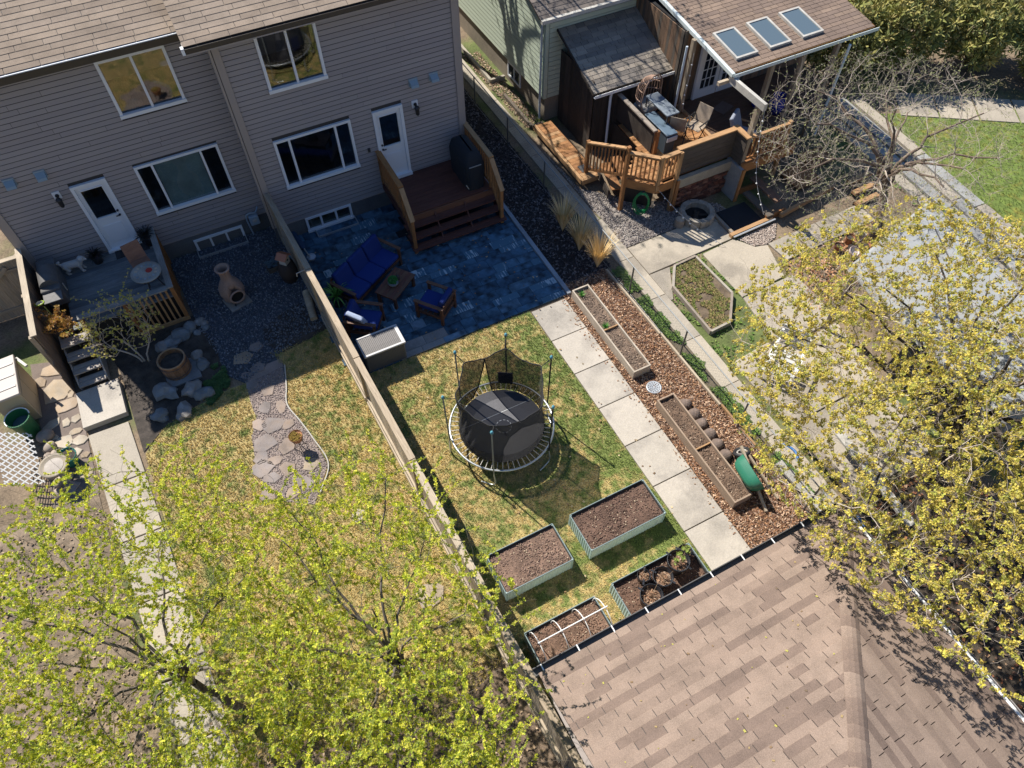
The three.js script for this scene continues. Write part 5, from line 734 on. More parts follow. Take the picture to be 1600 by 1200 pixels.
{ // fireplace wall, fire ring
  const t = thing('fireplace_wall', 'cream concrete wall with a rough red brick fireplace face under the deck', 'fireplace'), cr = M(.48, .43, .34, T.mottle, .85), br = [[.22, .085, .055], [.27, .11, .075], [.17, .065, .05], [.33, .17, .12], [.12, .06, .05]].map(c => M(c[0], c[1], c[2], T.stone, .9));
  part('lintel', B(1.86, .3, .14), cr, t, 12.42, .98, 4.0); part('back_panel', B(1.8, .84, .05), M(.1, .08, .075, T.mottle, .9), t, 12.42, .42, 3.92); part('wing_wall', B(.1, 1.1, .66), M(.42, .43, .44, T.mottle, .85), t, 13.4, .55, 4.18); part('wing_post', B(.09, 1.12, .05), mat.cedar, t, 13.42, .56, 4.54); part('side_pier', B(.1, 1.12, .12), mat.cedarB, t, 11.52, .56, 4.02);
  for (let r = 0; r < 9; r++) { let x = 11.6 + (r % 2) * .08; while (x < 13.2) { const w = rr(.16, .24); part('brick', jit(RB(w - .014, .074, rr(.07, .11), .008, 1)), pick(br), t, x + w / 2, .05 + r * .086, 3.99, 0, rr(-.06, .06), rr(-.03, .03)); x += w; } }
  const f = thing('fire_pit', 'round pale stone fire pit full of ash below the brick face', 'fire pit', 11.98, 0, 4.6); for (let i = 0; i < 11; i++) { const a = i / 11 * 2 * PI; part('stone', jit(RB(.26, .28, .16, .03, 2)), i % 2 ? M(.42, .39, .34, T.stone, .9) : M(.48, .44, .38, T.stone, .9), f, Math.cos(a) * .42, .14, Math.sin(a) * .42, 0, -a + PI / 2, 0); } part('ash', new THREE.CylinderGeometry(.35, .35, .06, 24), M(.025, .023, .022, T.soil, .95), f, 0, .06, 0);
  for (let i = 0; i < 4; i++) part('charred_log', new THREE.CylinderGeometry(.035, .04, .4, 8), mat.blackWood, f, rr(-.1, .1), .12, rr(-.1, .1), PI / 2, 0, rr(0, 3));
  const s = thing('tree_stump', 'short grey log stump left of the fire pit', 'stump', 11.35, 0, 4.65); part('log', new THREE.CylinderGeometry(.13, .15, .26, 16), mat.grey, s, 0, .13, 0); part('cut_face', new THREE.CylinderGeometry(.115, .115, .01, 16), mat.fenceC, s, 0, .263, 0);
  tag(part('stone_disc', lathe([[0, .05], [.09, .05], [.11, .03], [.11, 0]], 18), mat.oldConcrete, scene, 12.45, 0, 4.95), 'small pale round stone disc right of the fire pit', 'stone');
  const p = thing('dark_mat', 'black mat framed by wooden timbers at the foot of the deck', 'mat'); part('mat', B(1.0, .03, .85), M(.02, .024, .032, T.grit, .9), p, 13.12, .02, 5.15); part('timber', jit(B(.09, .12, .98)), mat.grey, p, 12.47, .06, 5.22); part('timber', jit(B(1.5, .12, .12)), mat.cedarLight, p, 13.1, .07, 5.7, 0, .03, 0); part('timber', B(1.5, .03, .05), mat.galv, p, 13.14, .1, 5.8, 0, .03, 0);
  const q = thing('plank_steps', 'wide brown planks stepping up to the right of the black mat', 'steps'); part('plank', jit(B(.24, .05, 1.15)), mat.weathered, q, 13.78, .18, 5.1); part('plank', jit(B(.26, .05, 1.2)), M(.25, .15, .1, T.wood, .85), q, 14.25, .32, 4.8); part('stringer', B(.7, .2, .05), mat.cedarB, q, 14.0, .1, 5.62); part('stringer', B(.7, .2, .05), mat.cedarB, q, 14.05, .1, 4.35);
}
{ // porch roof with skylights and posts
  const t = thing('porch_roof', 'brown shingled porch roof with two skylights and white gutters', 'porch roof'), s = V(0, .12, -1).normalize(), o = V(13.5, 3.26, 3.08);
  part('roof_deck', prism([o.clone(), V(18.5, 3.26, 3.08), V(18.5, 3.77, -1.2), V(13.5, 3.77, -1.2)], V(0, 1, .12).normalize(), -.05), mat.cedarB, t);
  shingles(t, o, V(1, 0, 0), s, 28, .15, () => [0, 5], [[.28, .2, .15], [.32, .23, .17], [.25, .18, .14]].map(c => M(c[0], c[1], c[2], T.grit, .95)), .2, .45, 260);
  for (const x of [13.85, 15.0, 16.15]) { const k = sub('skylight', t, x + .35, 3.4, 2.15); k.rotation.x = .12; part('frame', merge([at(B(.74, .12, .06), 0, 0, .55), at(B(.74, .12, .06), 0, 0, -.55), at(B(.06, .12, 1.04), .34, 0, 0), at(B(.06, .12, 1.04), -.34, 0, 0)]), mat.offwhite, k); part('flashing', B(.95, .02, 1.3), mat.galv, k, -.03, -.06, 0); part('pane', B(.62, .02, 1.04), M(.10, .14, .17, null, .12), k, 0, .03, 0); }
  part('gutter', merge([at(B(5.1, .02, .1), 16.0, 3.19, 3.15), at(B(5.1, .1, .016), 16.0, 3.23, 3.2)]), M(.62, .68, .66, null, .45), t); part('gutter', bar(V(13.44, 3.24, 3.15), V(13.44, 3.74, -1.1), .1, .1), M(.62, .68, .66, null, .45), t);
  for (const [x, z, y0, y1] of [[13.36, 1.45, FL, 3.4], [13.55, 4.22, FL - .1, 3.0], [15.95, 3.1, FL, 3.2], [17.2, 3.1, 0, 3.2], [14.9, 3.05, FL, 3.2]]) part('post', jit(B(.12, y1 - y0, .12)), mat.fenceB, t, x, (y0 + y1) / 2, z);
  part('beam', B(.1, .2, 1.5), mat.offwhite, t, 13.5, 3.06, 3.75); part('brace', B(.5, .1, .09), mat.fenceC, t, 13.36, 3.0, 3.0);
  part('downspout', rod(V(13.2, 3.2, 1.38), V(13.2, .1, 1.38), .035, .035, 8), M(.6, .68, .74, null, .5), t); part('downspout', rod(V(17.45, 3.1, 3.3), V(17.45, .1, 3.3), .04, .04, 8), M(.6, .7, .74, null, .5), t);
}
{ // things on the neighbour deck
  const e = thing('egg_chair', 'brown wicker egg chair with grey cushion beside the lean-to', 'chair', 12.2, FL, 1.42, .3), wk = M(.46, .3, .22, T.wood, .7); e.scale.setScalar(.92);
  const rib = []; for (let i = 0; i < 17; i++) { const a = -1.45 + i * 2.9 / 16; const p = []; for (let k = 0; k <= 10; k++) { const u = k / 10 * 2.55; p.push(V(Math.sin(u) * .48 * Math.sin(a), .95 - Math.cos(u) * .62 * -1 + 0, -Math.sin(u) * .48 * Math.cos(a))); } rib.push(tube(p, .011, 16, 4)); } part('wicker_shell', merge(rib), wk, e);
  const hoop = []; for (let k = 0; k < 4; k++) { const y = [.55, .9, 1.2, 1.42][k], r = Math.sqrt(Math.max(.02, 1 - ((y - .95) / .62) ** 2)) * .48, p = []; for (let i = 0; i <= 12; i++) { const a = -1.45 + i * 2.9 / 12; p.push(V(r * Math.sin(a), y, -r * Math.cos(a))); } hoop.push(tube(p, .016, 24, 5)); } part('hoops', merge(hoop), wk, e); part('rim', tube([V(-.48, .9, 0), V(-.42, 1.3, .02), V(-.2, 1.55, 0), V(.2, 1.55, 0), V(.42, 1.3, .02), V(.48, .9, 0), V(.4, .5, .1), V(0, .4, .16), V(-.4, .5, .1), V(-.48, .9, 0)], .022, 60, 6), wk, e);
  part('cushion', cushion(.75, .2, .6), M(.38, .37, .36, T.grit, .9), e, 0, .55, -.1); part('stand', lathe([[.36, 0], [.36, .04], [.3, .05], [.1, .36], [.05, .36]], 20), mat.darkMetal, e);
  const b = thing('bar_cart', 'outdoor counter with a long blue-grey canopy top on the deck', 'bar', 12.0, FL, 2.1, .0), bt = M(.30, .36, .42, T.mottle, .6); part('canopy', RB(.42, .05, 1.1, .015), bt, b, .18, .92, -.1); part('counter', RB(.36, .05, 1.15, .015), M(.1, .15, .2, null, .5), b, -.08, .62, .3); part('cabinet', B(.32, .6, 1.05), M(.06, .08, .1, null, .6), b, -.08, .3, .3); part('side_panel', B(.34, .14, .02), M(.5, .54, .58, null, .5), b, -.08, .5, .89); for (const [x, z] of [[.36, -.6], [.0, -.6], [.36, .4], [.02, .4]]) part('leg', B(.03, .9, .03), mat.darkMetal, b, x, .45, z);
  const fc = thing('folding_chair', 'folding chair with beige sling seat on the sunny deck boards', 'chair', 12.5, FL, 2.5, 2.3, 'folding chairs on the cedar deck'), sl = M(.5, .4, .3, T.grit, .9); part('seat_sling', RB(.46, .02, .44, .008), sl, fc, 0, .42, 0); part('back_sling', at(RB(.46, .5, .02, .008), 0, .25, 0), sl, fc, 0, .44, -.22, -.3, 0, 0); for (const s of [-1, 1]) { part('leg', rod(V(s * .24, 0, .24), V(s * .24, .62, -.26), .014), mat.black, fc); part('leg', rod(V(s * .24, 0, -.28), V(s * .24, .6, .22), .014), mat.black, fc); part('arm_rest', RB(.04, .025, .5, .008), mat.black, fc, s * .25, .62, 0); }
  const f2 = fc.clone(); f2.name = numbered('folding_chair'); f2.position.set(12.95, FL, 2.72); f2.rotation.y = -1.9; f2.userData = { ...fc.userData, label: 'folding chair turned sideways beside the half wall of the deck' }; scene.add(f2);
  for (const [x, z, r, h, l] of [[15.85, 2.85, .26, .58, 'large cobalt blue ceramic pot under the porch roof'], [15.5, 2.35, .15, .3, 'small blue ceramic pot behind the large cobalt one']]) { const p = thing('ceramic_pot', l, 'pot', x, FL, z); part('pot', lathe([[0, 0], [r * .6, 0], [r * .95, h * .4], [r, h * .65], [r * .7, h * .92], [r * .8, h], [r * .65, h], [r * .6, h * .9], [0, h * .85]], 26), M(.01, .03, .3, null, .18), p); }
  tag(part('porch_mat', B(.55, .015, .4), M(.2, .15, .13, T.grit, .9), scene, 14.6, FL + .018, 1.95, 0, .35, 0), 'brown mat on the dark porch floor by the french door', 'mat');
  const rc = thing('reclining_chair', 'grey cushioned lounge chair behind the porch railing', 'chair', 14.0, FL, 3.6, .6); part('seat', cushion(.6, .12, .6), M(.3, .33, .4, T.grit, .9), rc, 0, .35, 0); part('backrest', cushion(.6, .12, .6), M(.3, .33, .4, T.grit, .9), rc, 0, .62, -.3, PI / 2 - .4, 0, 0); for (const s of [-1, 1]) part('arm_rest', RB(.06, .03, .6, .01), mat.cedarLight, rc, s * .34, .55, 0); for (const [x, z] of [[-.3, -.25], [.3, -.25], [-.3, .25], [.3, .25]]) part('leg', B(.05, .34, .05), mat.cedarB, rc, x, .17, z);
  const hs = thing('garden_hose', 'coiled green garden hose hanging under the deck corner', 'hose', 10.6, .0, 3.75, -.7), hm = [M(.01, .2, .06, null, .35), M(.015, .26, .08, null, .35)]; for (let i = 0; i < 7; i++) part('coil', at(new THREE.TorusGeometry(.26 + (i % 3) * .022, .014, 7, 40), 0, 0, 0, 0, 0, 0, V(.72, 1.25, 1)), hm[i % 2], hs, rr(-.02, .02), .52 - (i % 3) * .02, i * .016, 0, 0, rr(-.1, .1)); part('hook', B(.06, .1, .12), mat.darkMetal, hs, 0, .83, .02);
}
// string lights
{
  const sg = (name, label, pts, n) => { const t = thing(name, label, 'string lights'), c = new THREE.CatmullRomCurve3(pts); part('wire', new THREE.TubeGeometry(c, 60, .006, 5), M(.5, .5, .5, null, .6), t); for (let i = 1; i < n; i++) { const p = c.getPoint(i / n); part('bulb', new THREE.SphereGeometry(.026, 8, 6), mat.white, t, p.x, p.y - .03, p.z); } };
  sg('string_lights', 'string of bulbs sagging from the deck corner down to the concrete pad', [V(10.9, 1.0, 4.05), V(11.1, .72, 4.7), V(11.45, .4, 5.3), V(12.0, .05, 6.0)], 9);
  sg('string_lights', 'string of bulbs hanging straight down from the porch beam end', [V(13.5, 3.0, 4.5), V(13.56, 2.0, 4.62), V(13.6, 1.0, 4.9), V(13.62, .2, 5.55)], 10);
  sg('string_lights', 'string of bulbs running up the porch corner post', [V(13.3, 3.1, 1.6), V(13.36, 2.4, 1.56), V(13.3, 1.8, 1.58), V(13.36, 1.2, 1.6)], 6);
}
// ---------- right side ----------
{
  const t = thing('tarp_shelter', 'flat shelter roofed with a wrinkled pale grey tarp', 'shelter'), g = new THREE.PlaneGeometry(1, 1, 60, 80), p = g.attributes.position, uv = g.attributes.uv, A = [[15.62, 8.55], [12.3, 9.35], [11.9, 14.2], [15.1, 14.0]];
  for (let i = 0; i < p.count; i++) { const u = p.getX(i) + .5, v = p.getY(i) + .5; const x = (A[0][0] * u + A[1][0] * (1 - u)) * (1 - v) + (A[3][0] * u + A[2][0] * (1 - u)) * v, z = (A[0][1] * u + A[1][1] * (1 - u)) * (1 - v) + (A[3][1] * u + A[2][1] * (1 - u)) * v; const w = Math.max(0, Math.sin(v * 3 - .2)); p.setXYZ(i, x, 2.3 + .05 * (fbm(x / 6 + 2, z / 6 + 2, 8, 3, 600) - .5) + .05 * (fbm(x / 3 + 2, z / 24 + 2, 24, 3, 610) - .5) + (Math.abs(u - .5) > .49 || Math.abs(v - .5) > .49 ? -.16 : 0), z); uv.setXY(i, x, z); }
  g.computeVertexNormals(); const tm = M(.30, .31, .31, null, .75); tm.side = 2; part('tarp', g, tm, t);
  for (const [x, z] of [[15.4, 8.75], [12.5, 9.5], [12.2, 13.9], [14.9, 13.7]]) part('post', B(.1, 2.2, .1), mat.weathered, t, x, 1.1, z); part('beam', bar(V(15.5, 2.15, 8.7), V(12.4, 2.15, 9.45), .08, .12), mat.weathered, t); part('beam', bar(V(15.5, 2.15, 8.7), V(15, 2.15, 13.8), .08, .12), mat.weathered, t);
  part('rope', rod(V(14.9, 2.36, 9.4), V(14.4, 2.35, 10.4), .012), mat.black, t);
}
for (const [x, z, r, m, l] of [[15.52, 7.45, .13, mat.offwhite, 'empty off-white plant pot farthest from the cross path slabs'], [15.15, 7.42, .12, M(.5, .22, .1, T.mottle, .8), 'empty terracotta pot between the white pots'], [14.86, 7.75, .14, M(.62, .52, .48, null, .6), 'pale pink plant pot tipped toward the tarp shelter'], [15.3, 7.85, .13, M(.48, .19, .08, T.mottle, .8), 'orange terracotta pot close to the tarp shelter'], [14.66, 7.5, .11, M(.45, .18, .09, T.mottle, .8), 'small terracotta pot nearest the dead leaves']]) { const p = thing('empty_pot', l, 'plant pot', x, 0, z); part('pot', potG(r, r * 2.1, .75), m, p, 0, 0, 0, l.includes('tipped') ? .5 : 0, 0, 0); part('soil', new THREE.CylinderGeometry(r * .8, r * .75, .01, 16), mat.soilDark, p, 0, r * 1.72, 0, l.includes('tipped') ? .5 : 0, 0, 0); }
{ // white slatted bench under the yellow tree
  const t = thing('slatted_bench', 'white slatted garden bench half hidden under the yellow tree', 'bench', 10.55, 0, 10.05, .55); for (let i = 0; i < 7; i++) part('seat_slat', B(.09, .025, .75), M(.5, .5, .48, null, .6), t, -.42 + i * .13, .42, 0); for (let i = 0; i < 5; i++) part('back_slat', B(.025, .09, .8), M(.5, .5, .48, null, .6), t, .52 + i * .02, .5 + i * .12, 0); for (const z of [-.34, .34]) { part('leg', B(.06, .42, .06), mat.white, t, -.4, .21, z); part('leg', B(.06, .95, .06), mat.white, t, .5, .47, z); part('arm_rest', B(.9, .03, .08), mat.white, t, .05, .65, z); }
  // boards and scraps below
  const b = [[8.9, 13.2, 2.2, 'long weathered white plank lying under the yellow tree, nearest the garage'], [9.7, 12.6, 2.6, 'long weathered plank under the yellow tree, middle of the three'], [10.3, 13.4, 2.4, 'long weathered plank under the yellow tree, farthest from the garage']]; b.forEach(([x, z, L, l], i) => tag(part(numbered('plank'), jit(B(.2, .06, L)), [mat.offwhite, mat.grey, mat.offwhite][i], scene, x, .2 + i * .1, z, .05, .1 - i * .07, 0), l, 'plank', 'planks under the yellow tree'));
  for (const [x, z, l] of [[9.35, 12.15, 'bent blue strap lying on the walk beside the wire fence'], [9.5, 14.1, 'blue strap on the ground close to the garage corner']]) tag(part(numbered('strap'), tube([V(0, .03, -.45), V(.08, .05, -.15), V(-.03, .04, .15), V(.06, .03, .5)], .03, 20, 6), M(.03, .14, .38, null, .5), scene, x, 0, z), l, 'strap');
  const ws = thing('wooden_steps', 'three weathered wooden steps beside the bare tree trunk', 'steps'); [[17.2, .18, 5.58], [17.0, .16, 6.0], [16.78, .12, 6.37]].forEach(([x, y, z]) => { part('tread', jit(B(.86, .08, .16)), mat.cedarLight, ws, x, y, z, 0, .03, 0); part('riser', B(.8, .14, .03), mat.blackWood, ws, x, y - .09, z - .1); });
  const pl = thing('garden_platform', 'two orange plank platforms partly hidden by the bare branches', 'platform'); for (let i = 0; i < 8; i++) { part('board', jit(B(.11, .04, .9)), pick([mat.cedar, mat.cedarB]), pl, 15.35 + i * .115, .12, 4.65); part('board', jit(B(.11, .04, .7)), pick([mat.cedar, mat.cedarB]), pl, 16.35 + i * .115, .12, 4.2); } part('timber', jit(B(2.2, .14, .1)), mat.cedarLight, pl, 15.2, .1, 5.6, 0, .12, 0);
}
// ---------- left garden ----------
{
  const d = thing('weathered_deck', 'weathered grey deck with slatted front below the left back door', 'deck'), gm = [[.17, .2, .22], [.21, .245, .27], [.14, .165, .19], [.24, .27, .29]].map(c => M(c[0], c[1], c[2], T.wood, .85));
  for (let i = 0; i < 17; i++) part('deck_board', jit(B(2.42, .03, .133)), pick(gm), d, -3.12, .885, -.66 + i * .138);
  const cap = M(.33, .34, .34, T.wood, .85); part('cap_rail', jit(B(.15, .04, 2.36)), cap, d, -1.92, 1.24, .5); part('cap_rail', jit(B(2.1, .04, .15)), cap, d, -3.05, 1.236, 1.64);
  for (let i = 0; i < 9; i++) { const x = -2.96 + i * .128; part('slat', jit(B(.045, 1.16, .03)), mat.cedarLight, d, x, .62, 1.62); } part('bottom_board', jit(B(1.2, .1, .05)), mat.cedarLight, d, -2.45, .08, 1.66); for (const [x, z] of [[-1.9, 1.62], [-3.05, 1.62], [-4.05, 1.62], [-1.9, -.6], [-1.9, .5]]) part('post', jit(B(.09, 1.2, .09)), mat.cedarB, d, x, .6, z);
  for (let i = 0; i < 16; i++) part('slat', jit(B(.03, 1.1, .045)), mat.cedarB, d, -1.9, .62, -.55 + i * .14);
  part('skirt', B(2.2, .8, .02), mat.black, d, -3.0, .42, 1.5); part('skirt', B(.02, .8, 2.1), mat.black, d, -2.0, .42, .4);
  const st = thing('grey_steps', 'three sunlit grey wooden steps leading down to the concrete slab', 'steps'), sm = M(.46, .43, .4, T.wood, .85); [[.8, 1.8], [.58, 2.08], [.38, 2.34], [.19, 2.6]].forEach(([y, z]) => { part('tread', jit(B(.62, .04, .14)), sm, st, -4.4, y, z - .02); part('tread', jit(B(.62, .04, .13)), sm, st, -4.4, y, z + .125); part('riser', B(.58, .15, .02), mat.weathered, st, -4.4, y - .1, z - .08); }); for (const x of [-4.72, -4.08]) part('stringer', prism([V(x, .02, 1.6), V(x, .02, 2.75), V(x, .2, 2.75), V(x, .85, 1.6)], V(1, 0, 0), .035), sm, st);
  const sl = structGroup('concrete_slab', 'raised concrete slab at the foot of the grey steps'); part('slab', RB(.98, .16, 1.1, .01), mat.concrete, sl, -4.34, .08, 3.42);
  // fences at the left
  const f = thing('left_fence', 'board fence with pale cap along the left edge of the weathered deck', 'fence'), fm = [mat.fenceA, mat.fenceB, mat.fenceD]; for (let i = 0; i < 24; i++) part('board', jit(B(.02, i < 21 ? 1.74 : 1.3 - (i - 21) * .3, .14)), pick([mat.weathered, M(.3, .22, .16, T.wood, .85), M(.26, .19, .14, T.wood, .85)]), f, -4.87, (i < 21 ? 1.74 : 1.3 - (i - 21) * .3) / 2, -.62 + i * .144); part('cap_board', jit(B(.14, .035, 3.1)), mat.fenceC, f, -4.88, 1.79, .8); for (const y of [.3, 1.5]) part('rail', B(.04, .09, 2.9), mat.fenceA, f, -4.91, y, .78); for (const z of [-.6, .9, 2.3]) part('post', B(.1, 1.75, .1), mat.fenceB, f, -4.95, .875, z);
  const f2 = thing('left_fence', 'board fence running left from the house corner', 'fence'); for (let i = 0; i < 26; i++) part('board', jit(B(.14, 1.72, .02)), pick(fm), f2, -5.05 - i * .146, .86, -.5); part('cap_board', jit(B(4.0, .035, .13)), mat.fenceC, f2, -6.95, 1.76, -.5); for (const y of [.3, 1.45]) part('rail', B(3.9, .09, .04), mat.fenceB, f2, -6.95, y, -.47); part('brace', bar(V(-5.3, 1.6, -.44), V(-6.9, .3, -.44), .03, .1), mat.fenceB, f2);
}
{ // on the weathered deck
  const g = thing('covered_barbecue', 'barbecue under a dark grey cover at the left end of the deck', 'grill', -4.47, .9, .2); part('cover', merge([at(RB(.46, .56, .95, .05), 0, .28, 0), at(new THREE.CylinderGeometry(.23, .24, .62, 22, 1), 0, .5, 0, PI / 2)]), M(.16, .155, .15, T.grit, .8), g); part('side_shelf', at(RB(.42, .03, .34, .012), 0, .48, .64), M(.24, .235, .23, T.grit, .8), g); part('side_shelf', at(RB(.42, .03, .3, .012), -.02, .48, -.62), M(.2, .2, .2, T.grit, .8), g); part('handle_strap', B(.02, .25, .02), mat.offwhite, g, .25, .3, .2);
  const c = thing('deck_chair', 'deck chair with a brown panel back beside the round mosaic table', 'chair', -2.36, .9, .66, .2); part('backrest', at(RB(.44, .5, .03, .012), 0, .25, 0), M(.36, .19, .13, T.wood, .7), c, 0, .42, -.22, -.25, 0, 0); part('seat', RB(.44, .035, .42, .012), M(.3, .16, .11, T.wood, .7), c, 0, .43, 0); for (const [x, z] of [[-.19, -.18], [.19, -.18], [-.19, .18], [.19, .18]]) part('leg', B(.035, .42, .035), teak, c, x, .21, z);
  const t = thing('mosaic_table', 'round pale mosaic table with a red centre on the weathered deck', 'table', -2.28, .9, 1.28); part('table_top', lathe([[0, .7], [.3, .7], [.36, .695], [.36, .67], [0, .66]], 32), M(.50, .49, .45, T.stone, .6), t); part('centre_tile', new THREE.CylinderGeometry(.08, .08, .008, 16), M(.4, .04, .03, null, .5), t, .08, .705, -.02); for (let i = 0; i < 14; i++) part('tile', B(.06, .008, .05), M(...pick([[.2, .25, .28], [.5, .4, .3], [.3, .34, .36]]), null, .5), t, Math.cos(i / 14 * 6.283) * .24, .704, Math.sin(i / 14 * 6.283) * .24, 0, -i / 14 * 6.283, 0); for (let i = 0; i < 3; i++) { const a = i * 2.1; part('leg', rod(V(Math.cos(a) * .25, 0, Math.sin(a) * .25), V(Math.cos(a) * .1, .67, Math.sin(a) * .1), .014), mat.darkMetal, t); }
  tag(part('door_mat', B(.85, .015, .36), M(.045, .045, .05, T.dark, .9), scene, -2.55, .91, -.5), 'dark patterned mat in front of the left white door', 'mat');
  bladePlant('dark_wreath_plant', 'dark bushy plant in a black pot left of the white door', 'plant', -3.4, .9, -.45, 90, .32, .02, [[.02, .025, .02], [.05, .035, .04], [.015, .02, .015]], 1.3, .5, { g: potG(.14, .24), m: mat.black, h: .22 });
  bladePlant('dark_wreath_plant', 'dark bushy plant in a black pot right of the left white door', 'plant', -2.08, .9, -.5, 90, .36, .02, [[.02, .025, .02], [.04, .035, .035], [.015, .02, .015]], 1.2, .5, { g: potG(.14, .3), m: mat.black, h: .28 });
  // dog: one continuous body
  const mc = new MarchingCubes(56, new THREE.MeshBasicMaterial(), false, false, 200000), S = .42; // field covers +-S metres
  const bones = [[[-.2, .25, 0, .095], [.12, .26, 0, .1]], [[.12, .28, 0, .085], [.22, .38, .02, .062]], [[.22, .39, .02, .075], [.25, .4, .03, .07]], [[.27, .385, .03, .042], [.345, .365, .04, .028]], [[.12, .22, .06, .045], [.14, .03, .065, .026]], [[.14, .04, .065, .028], [.18, .025, .065, .024]], [[.12, .22, -.06, .045], [.16, .03, -.06, .026]], [[.16, .04, -.06, .028], [.2, .025, -.06, .024]], [[-.2, .23, .06, .06], [-.16, .14, .07, .042]], [[-.16, .14, .07, .04], [-.23, .09, .07, .026]], [[-.23, .09, .07, .026], [-.21, .03, .07, .024]], [[-.21, .03, .07, .025], [-.16, .022, .07, .022]], [[-.2, .23, -.06, .06], [-.16, .14, -.07, .042]], [[-.16, .14, -.07, .04], [-.23, .09, -.07, .026]], [[-.23, .09, -.07, .026], [-.21, .03, -.07, .024]], [[-.21, .03, -.07, .025], [-.16, .022, -.07, .022]], [[-.28, .29, 0, .035], [-.33, .38, .01, .03]], [[-.33, .38, .01, .03], [-.27, .42, .01, .022]], [[.215, .42, .075, .028], [.215, .34, .095, .02]], [[.215, .42, -.035, .028], [.21, .34, -.055, .02]]];
  const n = 56, smin = (a, b, k) => { const h = Math.max(k - Math.abs(a - b), 0) / k; return Math.min(a, b) - h * h * k * .25; };
  for (let z = 0; z < n; z++) for (let y = 0; y < n; y++) for (let x = 0; x < n; x++) { const px = (x / n * 2 - 1) * S, py = (y / n * 2 - 1) * S + .25, pz = (z / n * 2 - 1) * S; let dd = 9; for (const [a, b] of bones) { const bx = b[0] - a[0], by = b[1] - a[1], bz = b[2] - a[2], u = Math.max(0, Math.min(1, ((px - a[0]) * bx + (py - a[1]) * by + (pz - a[2]) * bz) / (bx * bx + by * by + bz * bz))); dd = smin(dd, Math.hypot(px - a[0] - bx * u, py - a[1] - by * u, pz - a[2] - bz * u) - (a[3] + (b[3] - a[3]) * u), .035); } mc.field[x + y * n + z * n * n] = -dd; }
  mc.isolation = 0; mc.update(); const k = mc.count, g2 = new THREE.BufferGeometry(), pp = mc.positionArray.slice(0, k * 3), nn = mc.normalArray.slice(0, k * 3); for (let i = 0; i < k; i++) { pp[i * 3] *= S; pp[i * 3 + 1] = pp[i * 3 + 1] * S + .25; pp[i * 3 + 2] *= S; const f = .006 * (vn(pp[i * 3] * 90 + 500, pp[i * 3 + 1] * 90 + pp[i * 3 + 2] * 70 + 500, 1e5, 9) - .5); for (let q = 0; q < 3; q++) pp[i * 3 + q] += nn[i * 3 + q] * f; } g2.setAttribute('position', new THREE.BufferAttribute(pp, 3)); g2.setAttribute('normal', new THREE.BufferAttribute(nn, 3)); g2.setAttribute('uv', new THREE.BufferAttribute(new Float32Array(k * 2), 2));
  const dg = thing('dog', 'small white dog standing on the weathered deck near the house wall', 'dog', -3.93, .9, -.36, -.15); part('body', g2, M(.62, .6, .57, T.grit, .95), dg); part('nose', new THREE.SphereGeometry(.012, 8, 6), mat.black, dg, .372, .372, .042); part('eye', new THREE.SphereGeometry(.009, 8, 6), mat.black, dg, .3, .425, .072); part('eye', new THREE.SphereGeometry(.009, 8, 6), mat.black, dg, .3, .425, -.008);
}
